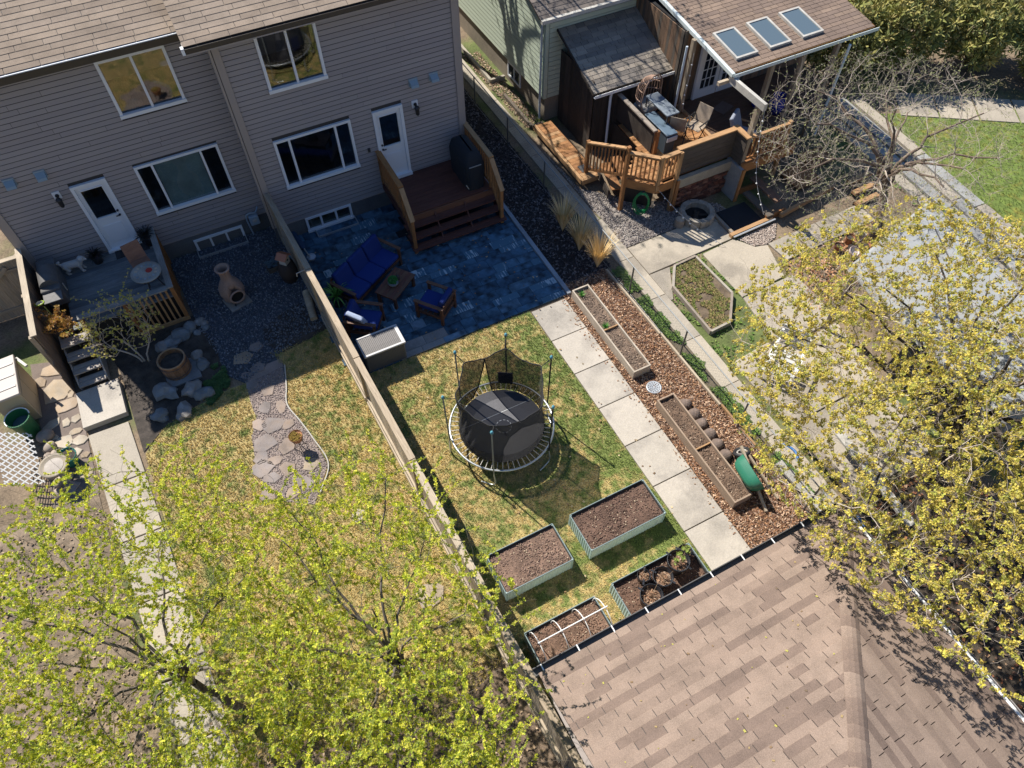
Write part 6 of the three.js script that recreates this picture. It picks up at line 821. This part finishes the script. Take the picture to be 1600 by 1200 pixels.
{ // chimenea, pots, tub
  const c = thing('clay_chimney', 'terracotta clay chimenea with round belly and open mouth on the gravel', 'chimenea', -.63, .0, 1.6, .25), cl = M(.52, .36, .29, T.stone, .8); c.scale.setScalar(1.18); part('slab', RB(.5, .05, .46, .01), M(.42, .4, .37, T.mottle, .9), c, 0, .025, .04);
  const prof = [[0, .1], [.16, .1], [.24, .2], [.27, .34], [.26, .46], [.2, .6], [.13, .7], [.11, .8], [.11, .94], [.15, 1.0], [.16, 1.04], [.13, 1.05], [.095, .98], [.09, .8], [.12, .68]]; const g = lathe(prof, 40), p = g.attributes.position; for (let i = 0; i < p.count; i++) { const a = Math.atan2(p.getX(i), p.getZ(i)); const y = p.getY(i); if (Math.abs(a) < .62 && y > .16 && y < .5) { const q = Math.hypot(a / .62, (y - .33) / .18); if (q < 1) { const s = .42; p.setX(i, p.getX(i) * s); p.setZ(i, p.getZ(i) * s); } } } g.computeVertexNormals(); part('body', g, cl, c, 0, 0, 0); part('mouth_rim', at(new THREE.TorusGeometry(.145, .022, 8, 26), 0, 0, 0, 0, 0, 0, V(1.1, .95, 1)), cl, c, 0, .33, .235, -.12, 0, 0); part('mouth_dark', at(new THREE.CircleGeometry(.15, 24), 0, 0, 0, 0, 0, 0, V(1.08, .92, 1)), M(.01, .009, .008, null, .95), c, 0, .33, .205, -.12, 0, 0); for (let i = 0; i < 3; i++) part('foot', rod(V(Math.cos(i * 2.1) * .2, .05, Math.sin(i * 2.1) * .2), V(Math.cos(i * 2.1) * .17, .22, Math.sin(i * 2.1) * .17), .015), mat.darkMetal, c);
  const b = thing('barrel_planter', 'half barrel planter with dark soil on a square slab', 'planter', -2.52, 0, 3.2); part('slab', RB(.8, .06, .7, .01), M(.3, .32, .34, T.mottle, .9), b, .08, .03, .12); for (let i = 0; i < 20; i++) { const a = i / 20 * 2 * PI; part('stave', RB(.1, .44, .03, .008, 1), i % 2 ? M(.28, .16, .09, T.wood, .8) : M(.33, .2, .12, T.wood, .8), b, Math.cos(a) * .315, .28, Math.sin(a) * .315, 0, -a + PI / 2, 0); } for (const [y, r] of [[.14, .335], [.42, .338]]) part('hoop', at(new THREE.TorusGeometry(r, .01, 6, 40), 0, 0, 0, PI / 2), mat.darkMetal, b, 0, y, 0); part('rim', at(new THREE.TorusGeometry(.315, .022, 6, 40), 0, 0, 0, PI / 2), M(.42, .28, .17, T.wood, .8), b, 0, .5, 0); part('soil', new THREE.CylinderGeometry(.3, .3, .04, 28), mat.soilDark, b, 0, .34, 0);
  const tp = thing('pot_on_stand', 'terracotta bowl of dry plants on a black metal stand by the curved path', 'plant pot', -.52, 0, 6.66); part('bowl', potG(.15, .18, .7), M(.55, .26, .12, T.mottle, .8), tp, 0, .32, 0); part('stand', merge([0, 1, 2, 3].map(i => tube([V(Math.cos(i * 1.57) * .16, 0, Math.sin(i * 1.57) * .16), V(Math.cos(i * 1.57) * .09, .18, Math.sin(i * 1.57) * .09), V(Math.cos(i * 1.57) * .13, .36, Math.sin(i * 1.57) * .13)], .01, 12, 5))), mat.darkMetal, tp); const gs = []; for (let i = 0; i < 60; i++) { const a = rr(0, 6.28), q = .13 * Math.sqrt(rnd()); gs.push(at(weedGeo, Math.cos(a) * q, .47 + rr(0, .03), Math.sin(a) * q, 0, a, 0, rr(.03, .06))); } const m = M(.32, .22, .05, null, .8); m.side = 2; part('leaves', merge(gs), m, tp);
  const rockLabels = ['grey rock under the right end of the slatted deck front', 'darker grey rock at the deck corner next to the gravel', 'large blue-grey rock in front of the slats, third from the gravel', 'large grey rock in front of the slats beside the shrub roots', 'dark rock half under the yellow-leaved shrub', 'small rock farthest right, on the edge of the gravel', 'small grey rock right of the large blue-grey one', 'rock between barrel planter and gravel, the upper of two', 'rock between barrel planter and gravel, the lower of two', 'broad flat rock left below the barrel planter', 'broad rock straight below the barrel planter slab', 'rock right below the barrel planter beside the green ground cover', 'rock at the lowest tip of the dark bed', 'rock left of the lowest one, toward the concrete slab', 'small rock next to the gravel, just below the deck corner']; let rockN = 0;
  for (const [x, z, s, i] of [[-1.98, 2.0, .16, 0], [-1.7, 1.85, .12, 1], [-2.2, 2.1, .2, 2], [-2.45, 2.25, .2, 0], [-2.7, 2.3, .15, 1], [-1.6, 2.15, .1, 2], [-1.82, 2.25, .1, 0], [-2.0, 2.95, .15, 1], [-1.95, 3.3, .14, 2], [-2.9, 3.75, .24, 0], [-2.35, 3.95, .22, 1], [-2.1, 4.2, .18, 2], [-2.65, 4.5, .2, 1], [-3.2, 4.35, .18, 2], [-1.6, 2.0, .1, 1]]) { const g = new THREE.IcosahedronGeometry(s * 1.05, 1), p = g.attributes.position; for (let k = 0; k < p.count; k++) { const f = 1 + .9 * (vn(p.getX(k) * 7 + 60, p.getY(k) * 7 + p.getZ(k) * 6 + 60, 1e5, Math.round(x * 97 + 900)) - .5); p.setXYZ(k, p.getX(k) * f * 1.15, p.getY(k) * f * .6, p.getZ(k) * f); } g.computeVertexNormals(); tag(part(numbered('rock'), g, [M(.30, .33, .35, T.stone, .9), M(.38, .37, .36, T.stone, .9), M(.25, .28, .3, T.stone, .9)][i], scene, x, s * .3, z, 0, x * 9, 0), rockLabels[rockN++], 'rock', 'grey rocks around the barrel planter'); }
  [[-5.66, 3.72, .17], [-5.62, 4.05, .13], [-5.68, 4.3, .1], [-5.52, 4.28, .1], [-5.62, 4.52, .14], [-5.5, 4.72, .13], [-5.66, 4.85, .12], [-5.56, 5.1, .12], [-5.6, 5.4, .13]].forEach(([x, z, s], i) => { const g = new THREE.IcosahedronGeometry(s, 3); g.scale(1.15, .75, 1); tag(part(numbered('boulder'), g, i % 2 ? M(.52, .44, .36, T.stone, .85) : M(.42, .35, .29, T.stone, .85), scene, x, s * .55, z, 0, i, 0), ['large tan boulder nearest the green garbage can, uppermost of the row', 'tan boulder second from the garbage can in the row beside the lattice', 'small tan boulder on the lattice side, third from the garbage can', 'small tan boulder on the flagstone side, third from the garbage can', 'tan boulder beside the teal pot, middle of the row', 'tan boulder touching the upper side of the birdbath', 'small tan boulder between birdbath and lattice', 'small tan boulder just below the birdbath', 'lowest tan boulder of the row, past the birdbath'][i], 'boulder', 'tan boulders beside the lattice'); });
  tag(part('log', at(new THREE.CylinderGeometry(.09, .11, .95, 12, 6), 0, 0, 0, PI / 2), M(.52, .43, .31, T.wood, .85), scene, 1.03, .1, 2.75, .04, -.12, 0), 'pale split log lying against the foot of the board fence', 'log');
  const bh = thing('birdhouse', 'white birdhouse with copper roof on a dark wooden barrel by the fence', 'birdhouse', .88, 0, 1.5, .75); part('stand', lathe([[0, 0], [.2, 0], [.25, .3], [.2, .62], [0, .62]], 20), M(.05, .035, .03, T.wood, .8), bh); part('wall', B(.2, .22, .2), mat.offwhite, bh, 0, .73, 0); for (const s of [-1, 1]) part('roof', B(.2, .02, .3), M(.4, .16, .09, null, .5), bh, s * .08, .88, 0, 0, 0, -s * .6); part('entrance', new THREE.CylinderGeometry(.03, .03, .01, 12), mat.black, bh, 0, .75, .102, PI / 2);
  const fp = thing('flower_crate', 'wooden crate with bluish plants beside the birdhouse', 'crate', .62, 0, .95, .1); for (const z of [-.14, .14]) for (const y of [.06, .16]) part('slat', B(.4, .08, .015), mat.weathered, fp, 0, y, z); for (const x of [-.2, .2]) part('end_panel', B(.015, .2, .28), mat.weathered, fp, x, .1, 0); const fl = []; for (let i = 0; i < 60; i++) fl.push(at(weedGeo, rr(-.18, .18), rr(.15, .25), rr(-.12, .12), rr(-.4, .4), rr(0, 6), 0, rr(.04, .09))); const fm2 = M(.12, .17, .2, null, .8); fm2.side = 2; part('leaves', merge(fl), fm2, fp);
  const gm = thing('gas_meter', 'bluish grey gas meter with pipes at the corner of the left house', 'meter', .62, .55, -.58); part('meter_body', RB(.26, .3, .16, .03), M(.28, .36, .44, null, .5), gm); part('pipe', tube([V(-.16, -.5, 0), V(-.16, .2, 0), V(-.05, .24, 0), V(.1, .22, 0), V(.2, .3, -.1)], .022, 30, 8), M(.3, .36, .42, null, .5), gm); part('dial', new THREE.CylinderGeometry(.06, .06, .02, 18), mat.offwhite, gm, 0, .02, .085, PI / 2);
  // storage shed, bin, birdbath, green pot, lattice
  const sh = thing('storage_shed', 'low beige resin garden shed with grey ribbed lid at the left edge', 'shed', -5.98, 0, 2.5); part('body', RB(.6, .95, 1.15, .02), M(.42, .36, .25, null, .6), sh, 0, .475, 0); part('lid', RB(.7, .07, 1.25, .02), M(.46, .41, .36, null, .6), sh, -.02, 1.0, 0, 0, 0, .06); for (const z of [-.35, 0, .35]) part('lid_rib', B(.62, .02, .05), M(.5, .45, .4, null, .6), sh, -.02, 1.04, z, 0, 0, .06); part('door_panel', B(.01, .8, .5), M(.38, .32, .22, null, .6), sh, .302, .46, -.27); part('door_panel', B(.01, .8, .5), M(.38, .32, .22, null, .6), sh, .302, .46, .27); part('gutter', B(.06, .05, .4), mat.offwhite, sh, .42, .92, -.42, 0, .5, 0);
  const bn = thing('garbage_can', 'dark green garbage can with white handles beside the beige shed', 'garbage can', -5.95, 0, 3.4); part('can', lathe([[0, .02], [.2, .02], [.25, .6], [.27, .6], [.27, .64], [.24, .64], [.19, .06], [0, .06]], 28), M(.02, .12, .05, null, .4), bn); part('rim', at(new THREE.TorusGeometry(.262, .014, 6, 30, PI * 1.2), 0, 0, 0, -PI / 2), mat.white, bn, 0, .645, 0); part('contents', new THREE.CylinderGeometry(.2, .2, .02, 20), M(.05, .09, .1, null, .6), bn, 0, .42, 0);
  const bb = thing('birdbath', 'round concrete birdbath with pale dry bowl on the flagstones', 'birdbath', -5.42, 0, 5.0); part('pedestal', lathe([[0, 0], [.17, 0], [.16, .05], [.08, .12], [.07, .42], [.1, .48]], 20), mat.oldConcrete, bb); part('bowl', lathe([[.05, .46], [.2, .48], [.3, .55], [.3, .58], [.25, .58], [.22, .54], [0, .52]], 32), M(.5, .44, .35, T.stone, .85), bb); part('bowl_floor', new THREE.CylinderGeometry(.2, .2, .006, 28), M(.66, .6, .53, T.mottle, .85), bb, 0, .545, 0);
  const gp = thing('glazed_pot', 'teal glazed pot of dark soil next to the birdbath', 'plant pot', -5.22, 0, 4.68); part('pot', potG(.2, .34, .7), M(.03, .22, .18, null, .25), gp); part('soil', new THREE.CylinderGeometry(.18, .17, .01, 20), mat.soilDark, gp, 0, .29, 0);
  const lt = thing('lattice_panel', 'white diamond lattice panel leaning over at the left edge', 'lattice', -6.05, .62, 4.5, .08); lt.rotation.order = 'YXZ'; lt.rotation.z = -.75; const ls = []; for (let i = -6; i <= 6; i++) for (const s of [-1, 1]) { const half = .38, L2 = .75, a = [], k = i * .17; const z0 = Math.max(-L2, k - half), z1 = Math.min(L2, k + half); if (z1 - z0 > .08) { const x0 = (z0 - k) * s, x1 = (z1 - k) * s; part('lath', bar(V(x0, s * .006, z0), V(x1, s * .006, z1), .03, .009), mat.white, lt); } }
  const hr = thing('hose_ring', 'yellow-green hose ring hanging at the end of the left fence cap', 'hose', -4.72, 1.55, 1.1); part('ring', at(new THREE.TorusGeometry(.1, .016, 7, 24), 0, 0, 0, PI / 2 - .3), M(.25, .36, .02, null, .5), hr); part('bowl', lathe([[0, 0], [.06, .0], [.08, .05]], 14), mat.offwhite, hr, 0, -.04, 0); part('pole', rod(V(.06, -.05, .08), V(.35, -1.0, .75), .014), M(.3, .3, .06, null, .6), hr);
}
// ---------- trees ----------
class Wood { // collects tapered branches into one geometry
  constructor(sides) { this.P = []; this.N = []; this.I = []; this.s = sides; }
  add(pts, r0, r1, sides = this.s) {
    const n = pts.length, base = this.P.length / 3; let u = V(1, 0, 0), t = V(0, 1, 0);
    for (let i = 0; i < n; i++) {
      t = pts[Math.min(i + 1, n - 1)].clone().sub(pts[Math.max(i - 1, 0)]).normalize(); if (Math.abs(t.dot(u)) > .95) u = Math.abs(t.y) < .9 ? V(0, 1, 0) : V(1, 0, 0); u = u.sub(t.clone().multiplyScalar(t.dot(u))).normalize(); const w = t.clone().cross(u), r = r0 + (r1 - r0) * i / (n - 1);
      for (let k = 0; k < sides; k++) { const a = k / sides * 2 * PI, d = u.clone().multiplyScalar(Math.cos(a)).addScaledVector(w, Math.sin(a)); this.P.push(pts[i].x + d.x * r, pts[i].y + d.y * r, pts[i].z + d.z * r); this.N.push(d.x, d.y, d.z); }
      if (i) for (let k = 0; k < sides; k++) { const a = base + (i - 1) * sides + k, b = base + (i - 1) * sides + (k + 1) % sides; this.I.push(a, b, a + sides, b, b + sides, a + sides); }
    }
  }
  geo() { const g = new THREE.BufferGeometry(), P = this.P, U = new Float32Array(P.length / 3 * 2); for (let i = 0; i < U.length / 2; i++) { U[i * 2] = P[i * 3] + P[i * 3 + 2]; U[i * 2 + 1] = P[i * 3 + 1]; } g.setAttribute('position', new THREE.Float32BufferAttribute(P, 3)); g.setAttribute('normal', new THREE.Float32BufferAttribute(this.N, 3)); g.setAttribute('uv', new THREE.BufferAttribute(U, 2)); g.setIndex(this.I); return g; }
}
const inEll = (c, r, lo = 0) => { for (;;) { const x = rr(-1, 1), y = rr(-1, 1), z = rr(-1, 1), q = x * x + y * y + z * z; if (q < 1 && q > lo) return V(c.x + x * r.x, c.y + y * r.y, c.z + z * r.z); } };
// leaf tufts: a few small folded leaves round a point
function tuftGeo(n, len, wid, ball) {
  const P = [], N = [], I = []; for (let i = 0; i < n; i++) { const d = V(rr(-1, 1), ball ? rr(-1, 1) : rr(-.1, 1), rr(-1, 1)).normalize(), s = d.clone().cross(V(rr(-1, 1), rr(-1, 1), rr(-1, 1)).normalize()).normalize(), nn = d.clone().cross(s), L = len * rr(.7, 1.15), st = ball ? .25 : .12, b = P.length / 3; const q = (u, v, w) => { const p = d.clone().multiplyScalar(L * (st + u)).addScaledVector(s, v * wid).addScaledVector(nn, w * wid); P.push(p.x, p.y, p.z); N.push(nn.x, nn.y, nn.z); }; q(0, 0, 0); q(.5, 1, .25); q(.5, -1, .25); q(1, 0, .1); I.push(b, b + 1, b + 2, b + 1, b + 3, b + 2); }
  const g = new THREE.BufferGeometry(); g.setAttribute('position', new THREE.Float32BufferAttribute(P, 3)); g.setAttribute('uv', new THREE.Float32BufferAttribute(new Float32Array(P.length / 3 * 2), 2)); g.setIndex(I); g.computeVertexNormals(); return g;
}
const leafTuft = tuftGeo(8, .033, .0105, false), blossom = tuftGeo(18, .035, .013, true), bud = tuftGeo(4, .035, .012, false), bigLeaf = tuftGeo(6, .085, .028, false), spray = tuftGeo(12, .2, .03, true);
const foliage = (t = .35) => { const m = new THREE.MeshPhysicalMaterial({ color: C(1, 1, 1), roughness: .85, transmission: t, thickness: 0, side: THREE.DoubleSide }); return m; };
const foliageM = foliage(.5), blossomM = foliage(.35), conM = foliage(.1);
function tree(o) {
  const t = thing(o.name, o.label, o.cat || 'tree'), big = new Wood(9), small = new Wood(4), nodes = [], sites = [];
  const c = o.c, r = o.r, curve = (a, d0, b, n, wob) => { const L = a.distanceTo(b), m = a.clone().addScaledVector(d0, L * .45), pts = []; for (let i = 0; i <= n; i++) { const u = i / n, p = a.clone().multiplyScalar((1 - u) * (1 - u)).addScaledVector(m, 2 * u * (1 - u)).addScaledVector(b, u * u); if (i && i < n) p.add(V(rr(-1, 1), rr(-1, 1), rr(-1, 1)).multiplyScalar(wob * L / n)); pts.push(p); } return pts; };
  const put = (pts, r0, r1, lvl) => pts.forEach((p, i) => nodes.push({ p, d: pts[Math.min(i + 1, pts.length - 1)].clone().sub(pts[Math.max(i - 1, 0)]).normalize(), r: r0 + (r1 - r0) * i / (pts.length - 1), lvl }));
  const stems = o.stems || [[o.base, o.fork]];
  for (const [a, b] of stems) { const pts = curve(a, V(0, 1, 0), b, 8, .12); big.add(pts, o.tr, o.tr * .72); put(pts.slice(-3), o.tr * .72, o.tr * .7, 0); }
  const near = (q, lv, bias) => { let best = null, bd = 1e9; for (const n of nodes) { if (n.lvl > lv) continue; const d = n.p.distanceToSquared(q) * (1 + bias * n.lvl * 0) + (n.p.y > q.y + .3 ? 1 : 0); if (d < bd) { bd = d; best = n; } } return best; };
  const limbs = []; for (let i = 0; i < o.limbs; i++) { const a = (i + rr(.1, .9)) / o.limbs * 2 * PI, k = rr(.55, .85); limbs.push(V(c.x + Math.cos(a) * r.x * k, c.y + rr(-.25, .45) * r.y, c.z + Math.sin(a) * r.z * k)); }
  limbs.push(V(c.x, c.y + r.y * .6, c.z));
  for (const q of limbs) { const n = near(q, 0, 0), pts = curve(n.p, n.d, q, 9, .25); big.add(pts, n.r * .62, o.tr * .12, 7); put(pts.slice(1), n.r * .62, o.tr * .12, 1); }
  for (let i = 0; i < o.branches; i++) { const q = inEll(c, r, .1), n = near(q, 2, 0), L = n.p.distanceTo(q); if (L < .15) continue; if (L > 2.2) q.lerp(n.p, 1 - 2.2 / L); const d = n.d.clone().multiplyScalar(.6).add(q.clone().sub(n.p).normalize()).normalize(), pts = curve(n.p, d, q, 6, .22), r0 = Math.min(n.r * .6, .03), r1 = .006; small.add(pts, r0, r1, 5); put(pts.slice(1), r0, r1, 2); if (o.leafy) for (const p of pts.slice(2)) sites.push(p); }
  for (let i = 0; i < o.twigs; i++) {
    const q = inEll(c, r.clone().multiplyScalar(1.06), o.shell || .15), n = near(q, 2, 0); let L = n.p.distanceTo(q); const max = o.twigLen * rr(.6, 1.2); if (L > max) { q.lerp(n.p, 1 - max / L); L = max; } if (L < .12) { q.add(V(rr(-1, 1), rr(0, 1.2), rr(-1, 1)).multiplyScalar(.4)); }
    if (o.minLen) { const e = q.clone().sub(n.p), l = e.length(); if (l < o.minLen) q.copy(n.p).addScaledVector(e, o.minLen * rr(.6, 1.1) / l); }
    q.y += (o.up || 0) * rr(0, 1); const d = n.d.clone().multiplyScalar(.5).add(q.clone().sub(n.p).normalize()).add(V(0, o.up || 0, 0)).normalize(), pts = curve(n.p, d, q, 5, .18), k0 = Math.min(n.r * .7, o.twigR), k1 = o.twigR * .35; small.add(pts, k0, k1, 3); if (rnd() < (o.grow || .3)) put(pts.slice(2), k0 * .7, k1, 2);
    const total = pts[0].distanceTo(pts[5]) * 1.05, m = Math.max(1, Math.floor(total / o.gap)); if (rnd() < o.fill) for (let k = 0; k < m; k++) { const u = (o.from + (1 - o.from) * (k + rnd()) / m) * 5, e = Math.min(4, Math.floor(u)); sites.push(pts[e].clone().lerp(pts[e + 1], u - e)); }
  }
  part('trunk', big.geo(), o.bark, t); part('branches', small.geo(), o.twigMat || o.bark, t).userData.kind = 'stuff';
  const ms = [], cs = []; for (const p of sites) for (let k = 0; k < (o.per || 1); k++) { const s = rr(o.size[0], o.size[1]); ms.push(TRS(p.x + rr(-1, 1) * o.jit, p.y + rr(-1, 1) * o.jit, p.z + rr(-1, 1) * o.jit, rr(-.7, .7), rr(0, 6.3), rr(-.7, .7), s)); const q = pick(o.cols), f = rr(.75, 1.25); cs.push(C(q[0] * f, q[1] * f, q[2] * f)); }
  if (ms.length) scatter('crown', o.geo, o.leafMat || foliageM, ms, t, cs);
  console.log(o.name, 'leaves', ms.length); return t;
}
const barkGrey = M(.22, .19, .165, T.stone, .95), barkDark = M(.075, .06, .05, T.stone, .95), twigDark = M(.17, .14, .105, null, .9), twigPale = M(.46, .39, .32, null, .9), barkBrown = M(.24, .18, .14, T.stone, .95);
const spring = [[.66, .70, .04], [.76, .75, .06], [.52, .6, .04], [.82, .78, .09], [.38, .46, .03]];
const left = { cat: 'tree', bark: barkGrey, twigMat: twigDark, tr: .08, twigLen: 1.35, minLen: .8, twigR: .0065, up: .42, gap: .03, fill: .62, from: .05, size: [.55, 1.5], jit: .014, cols: spring, geo: leafTuft, leafy: true, grow: .35, shell: .08 };
tree({ ...left, name: 'budding_tree', label: 'leftmost of the budding yellow-green trees, spreading over the left concrete path', base: V(-3.2, 0, 11.6), fork: V(-3.4, 1.9, 11.4), c: V(-3.7, 3.3, 10.95), r: V(2.8, 1.6, 3.2), limbs: 9, branches: 160, twigs: 1350 });
tree({ ...left, name: 'budding_tree', label: 'budding yellow-green tree growing beside the board fence', base: V(-.3, 0, 13.0), fork: V(-.3, 1.8, 12.8), c: V(-.3, 3.1, 12.4), r: V(2.0, 1.5, 3.0), limbs: 9, branches: 130, twigs: 860 });
tree({ ...left, name: 'budding_tree', label: 'budding yellow-green tree at the bottom left corner of the picture', base: V(-6.0, 0, 14.2), fork: V(-5.9, 1.8, 14), c: V(-6.0, 3.1, 13.4), r: V(1.9, 1.6, 2.7), limbs: 8, branches: 125, twigs: 1050 });
tree({ ...left, name: 'budding_tree', label: 'budding yellow-green tree low at the bottom edge between the other two', base: V(-2.0, 0, 15.4), fork: V(-2.0, 1.7, 15.2), c: V(-1.8, 3.0, 14.6), r: V(2.7, 1.5, 1.7), limbs: 8, branches: 110, twigs: 760 });
const yellow = [[.66, .55, .08], [.72, .61, .11], [.56, .51, .07], [.6, .48, .09], [.46, .46, .07]];
tree({ name: 'blossoming_tree', label: 'large bare-twigged tree full of yellow blossom clusters over the garage corner', cat: 'tree', bark: barkDark, twigMat: twigPale, base: V(11.6, 0, 13.9), fork: V(11.4, 1.7, 13.7), tr: .12, c: V(10.5, 4.1, 14.2), r: V(4.4, 1.6, 4.8), limbs: 18, branches: 480, twigs: 8800, twigLen: .8, twigR: .006, up: .14, gap: .07, fill: .6, from: .3, size: [.5, 1.3], jit: .035, cols: yellow, geo: blossom, leafMat: blossomM, shell: .05, grow: .15, per: 1 });
tree({ name: 'bare_tree', label: 'nearly leafless spreading tree in front of the stone slabs at upper right', cat: 'tree', bark: barkBrown, twigMat: twigPale, base: V(15.9, 0, 7.6), fork: V(16.0, 1.3, 7.2), tr: .15, c: V(15.7, 2.7, 6.6), r: V(3.4, 1.5, 3.0), limbs: 11, branches: 260, twigs: 3400, twigLen: .8, twigR: .0055, up: .16, gap: .14, fill: .7, from: .3, size: [.5, 1], jit: .02, cols: [[.44, .46, .18], [.54, .52, .26], [.36, .42, .14]], geo: bud, shell: .05, grow: .4 });
tree({ name: 'bare_tree', label: 'tall budding tree in the side passage behind the houses', cat: 'tree', bark: barkBrown, twigMat: barkBrown, base: V(8.9, 0, -8.0), fork: V(8.8, 4.5, -7.4), tr: .16, c: V(9.6, 7.4, -4.9), r: V(4.6, 1.6, 4.0), limbs: 13, branches: 330, twigs: 1300, twigLen: .8, twigR: .018, up: .1, gap: .16, fill: .6, from: .4, size: [1.2, 2.4], jit: .05, cols: spring, geo: leafTuft });
tree({ name: 'shrub', label: 'yellow-leaved shrub growing against the slatted front of the weathered deck', cat: 'shrub', bark: twigPale, base: V(-3.2, 0, 2.5), stems: [[V(-3.2, 0, 2.5), V(-3.3, .5, 2.4)], [V(-3.1, 0, 2.55), V(-2.9, .5, 2.5)], [V(-3.25, 0, 2.5), V(-3.6, .45, 2.3)]], tr: .025, c: V(-3.3, 1.2, 2.35), r: V(.95, .6, .85), limbs: 9, branches: 70, twigs: 190, twigLen: .5, twigR: .006, up: .15, gap: .085, fill: 1, from: .3, size: [.7, 1.4], jit: .03, cols: [[.66, .58, .1], [.55, .54, .08], [.7, .6, .16]], geo: leafTuft, shell: .3 });
tree({ name: 'shrub', label: 'small orange-brown shrub at the top of the grey steps', cat: 'shrub', bark: twigPale, base: V(-4.62, .0, 1.7), stems: [[V(-4.62, .5, 1.7), V(-4.6, .85, 1.65)]], tr: .015, c: V(-4.55, 1.1, 1.62), r: V(.22, .18, .26), limbs: 6, branches: 12, twigs: 26, twigLen: .25, twigR: .005, up: .05, gap: .06, fill: 1, from: .3, size: [.6, 1.1], jit: .02, cols: [[.5, .28, .05], [.55, .36, .08], [.4, .2, .05]], geo: bigLeaf });
for (const [x, z, h, rx, l] of [[20.4, .6, 1.2, 1.3, 'olive evergreen shrub, leftmost of the hedge at the upper right'], [22.4, 1.4, 1.4, 1.5, 'olive evergreen shrub in the middle of the upper right hedge'], [24.8, 2.6, 1.3, 1.6, 'olive evergreen shrub at the right end of the hedge'], [26.5, 4.6, 1.1, 1.4, 'low olive evergreen shrub past the end of the pale walk']]) tree({ name: 'evergreen_shrub', label: l, cat: 'shrub', bark: barkDark, base: V(x, 0, z), fork: V(x, .4, z), tr: .08, c: V(x, h, z), r: V(rx, h * .85, 1.3), limbs: 8, branches: 60, twigs: 420, twigLen: .6, twigR: .008, up: .1, gap: .13, fill: 1, from: .2, size: [.7, 1.3], jit: .06, cols: [[.24, .25, .06], [.32, .30, .08], [.16, .18, .05], [.4, .34, .11]], geo: spray, leafMat: conM, shell: .2 });
weeds('green ground cover spilling from the dark bed by the gravel', [[-2.0, 3.5], [-1.5, 3.4], [-1.5, 4.2], [-2.1, 4.6]], 500, [[.05, .12, .03], [.08, .16, .05]], [.05, .1], .01);

renderer.setSize(1024, 768);
renderer.render(scene, camera);
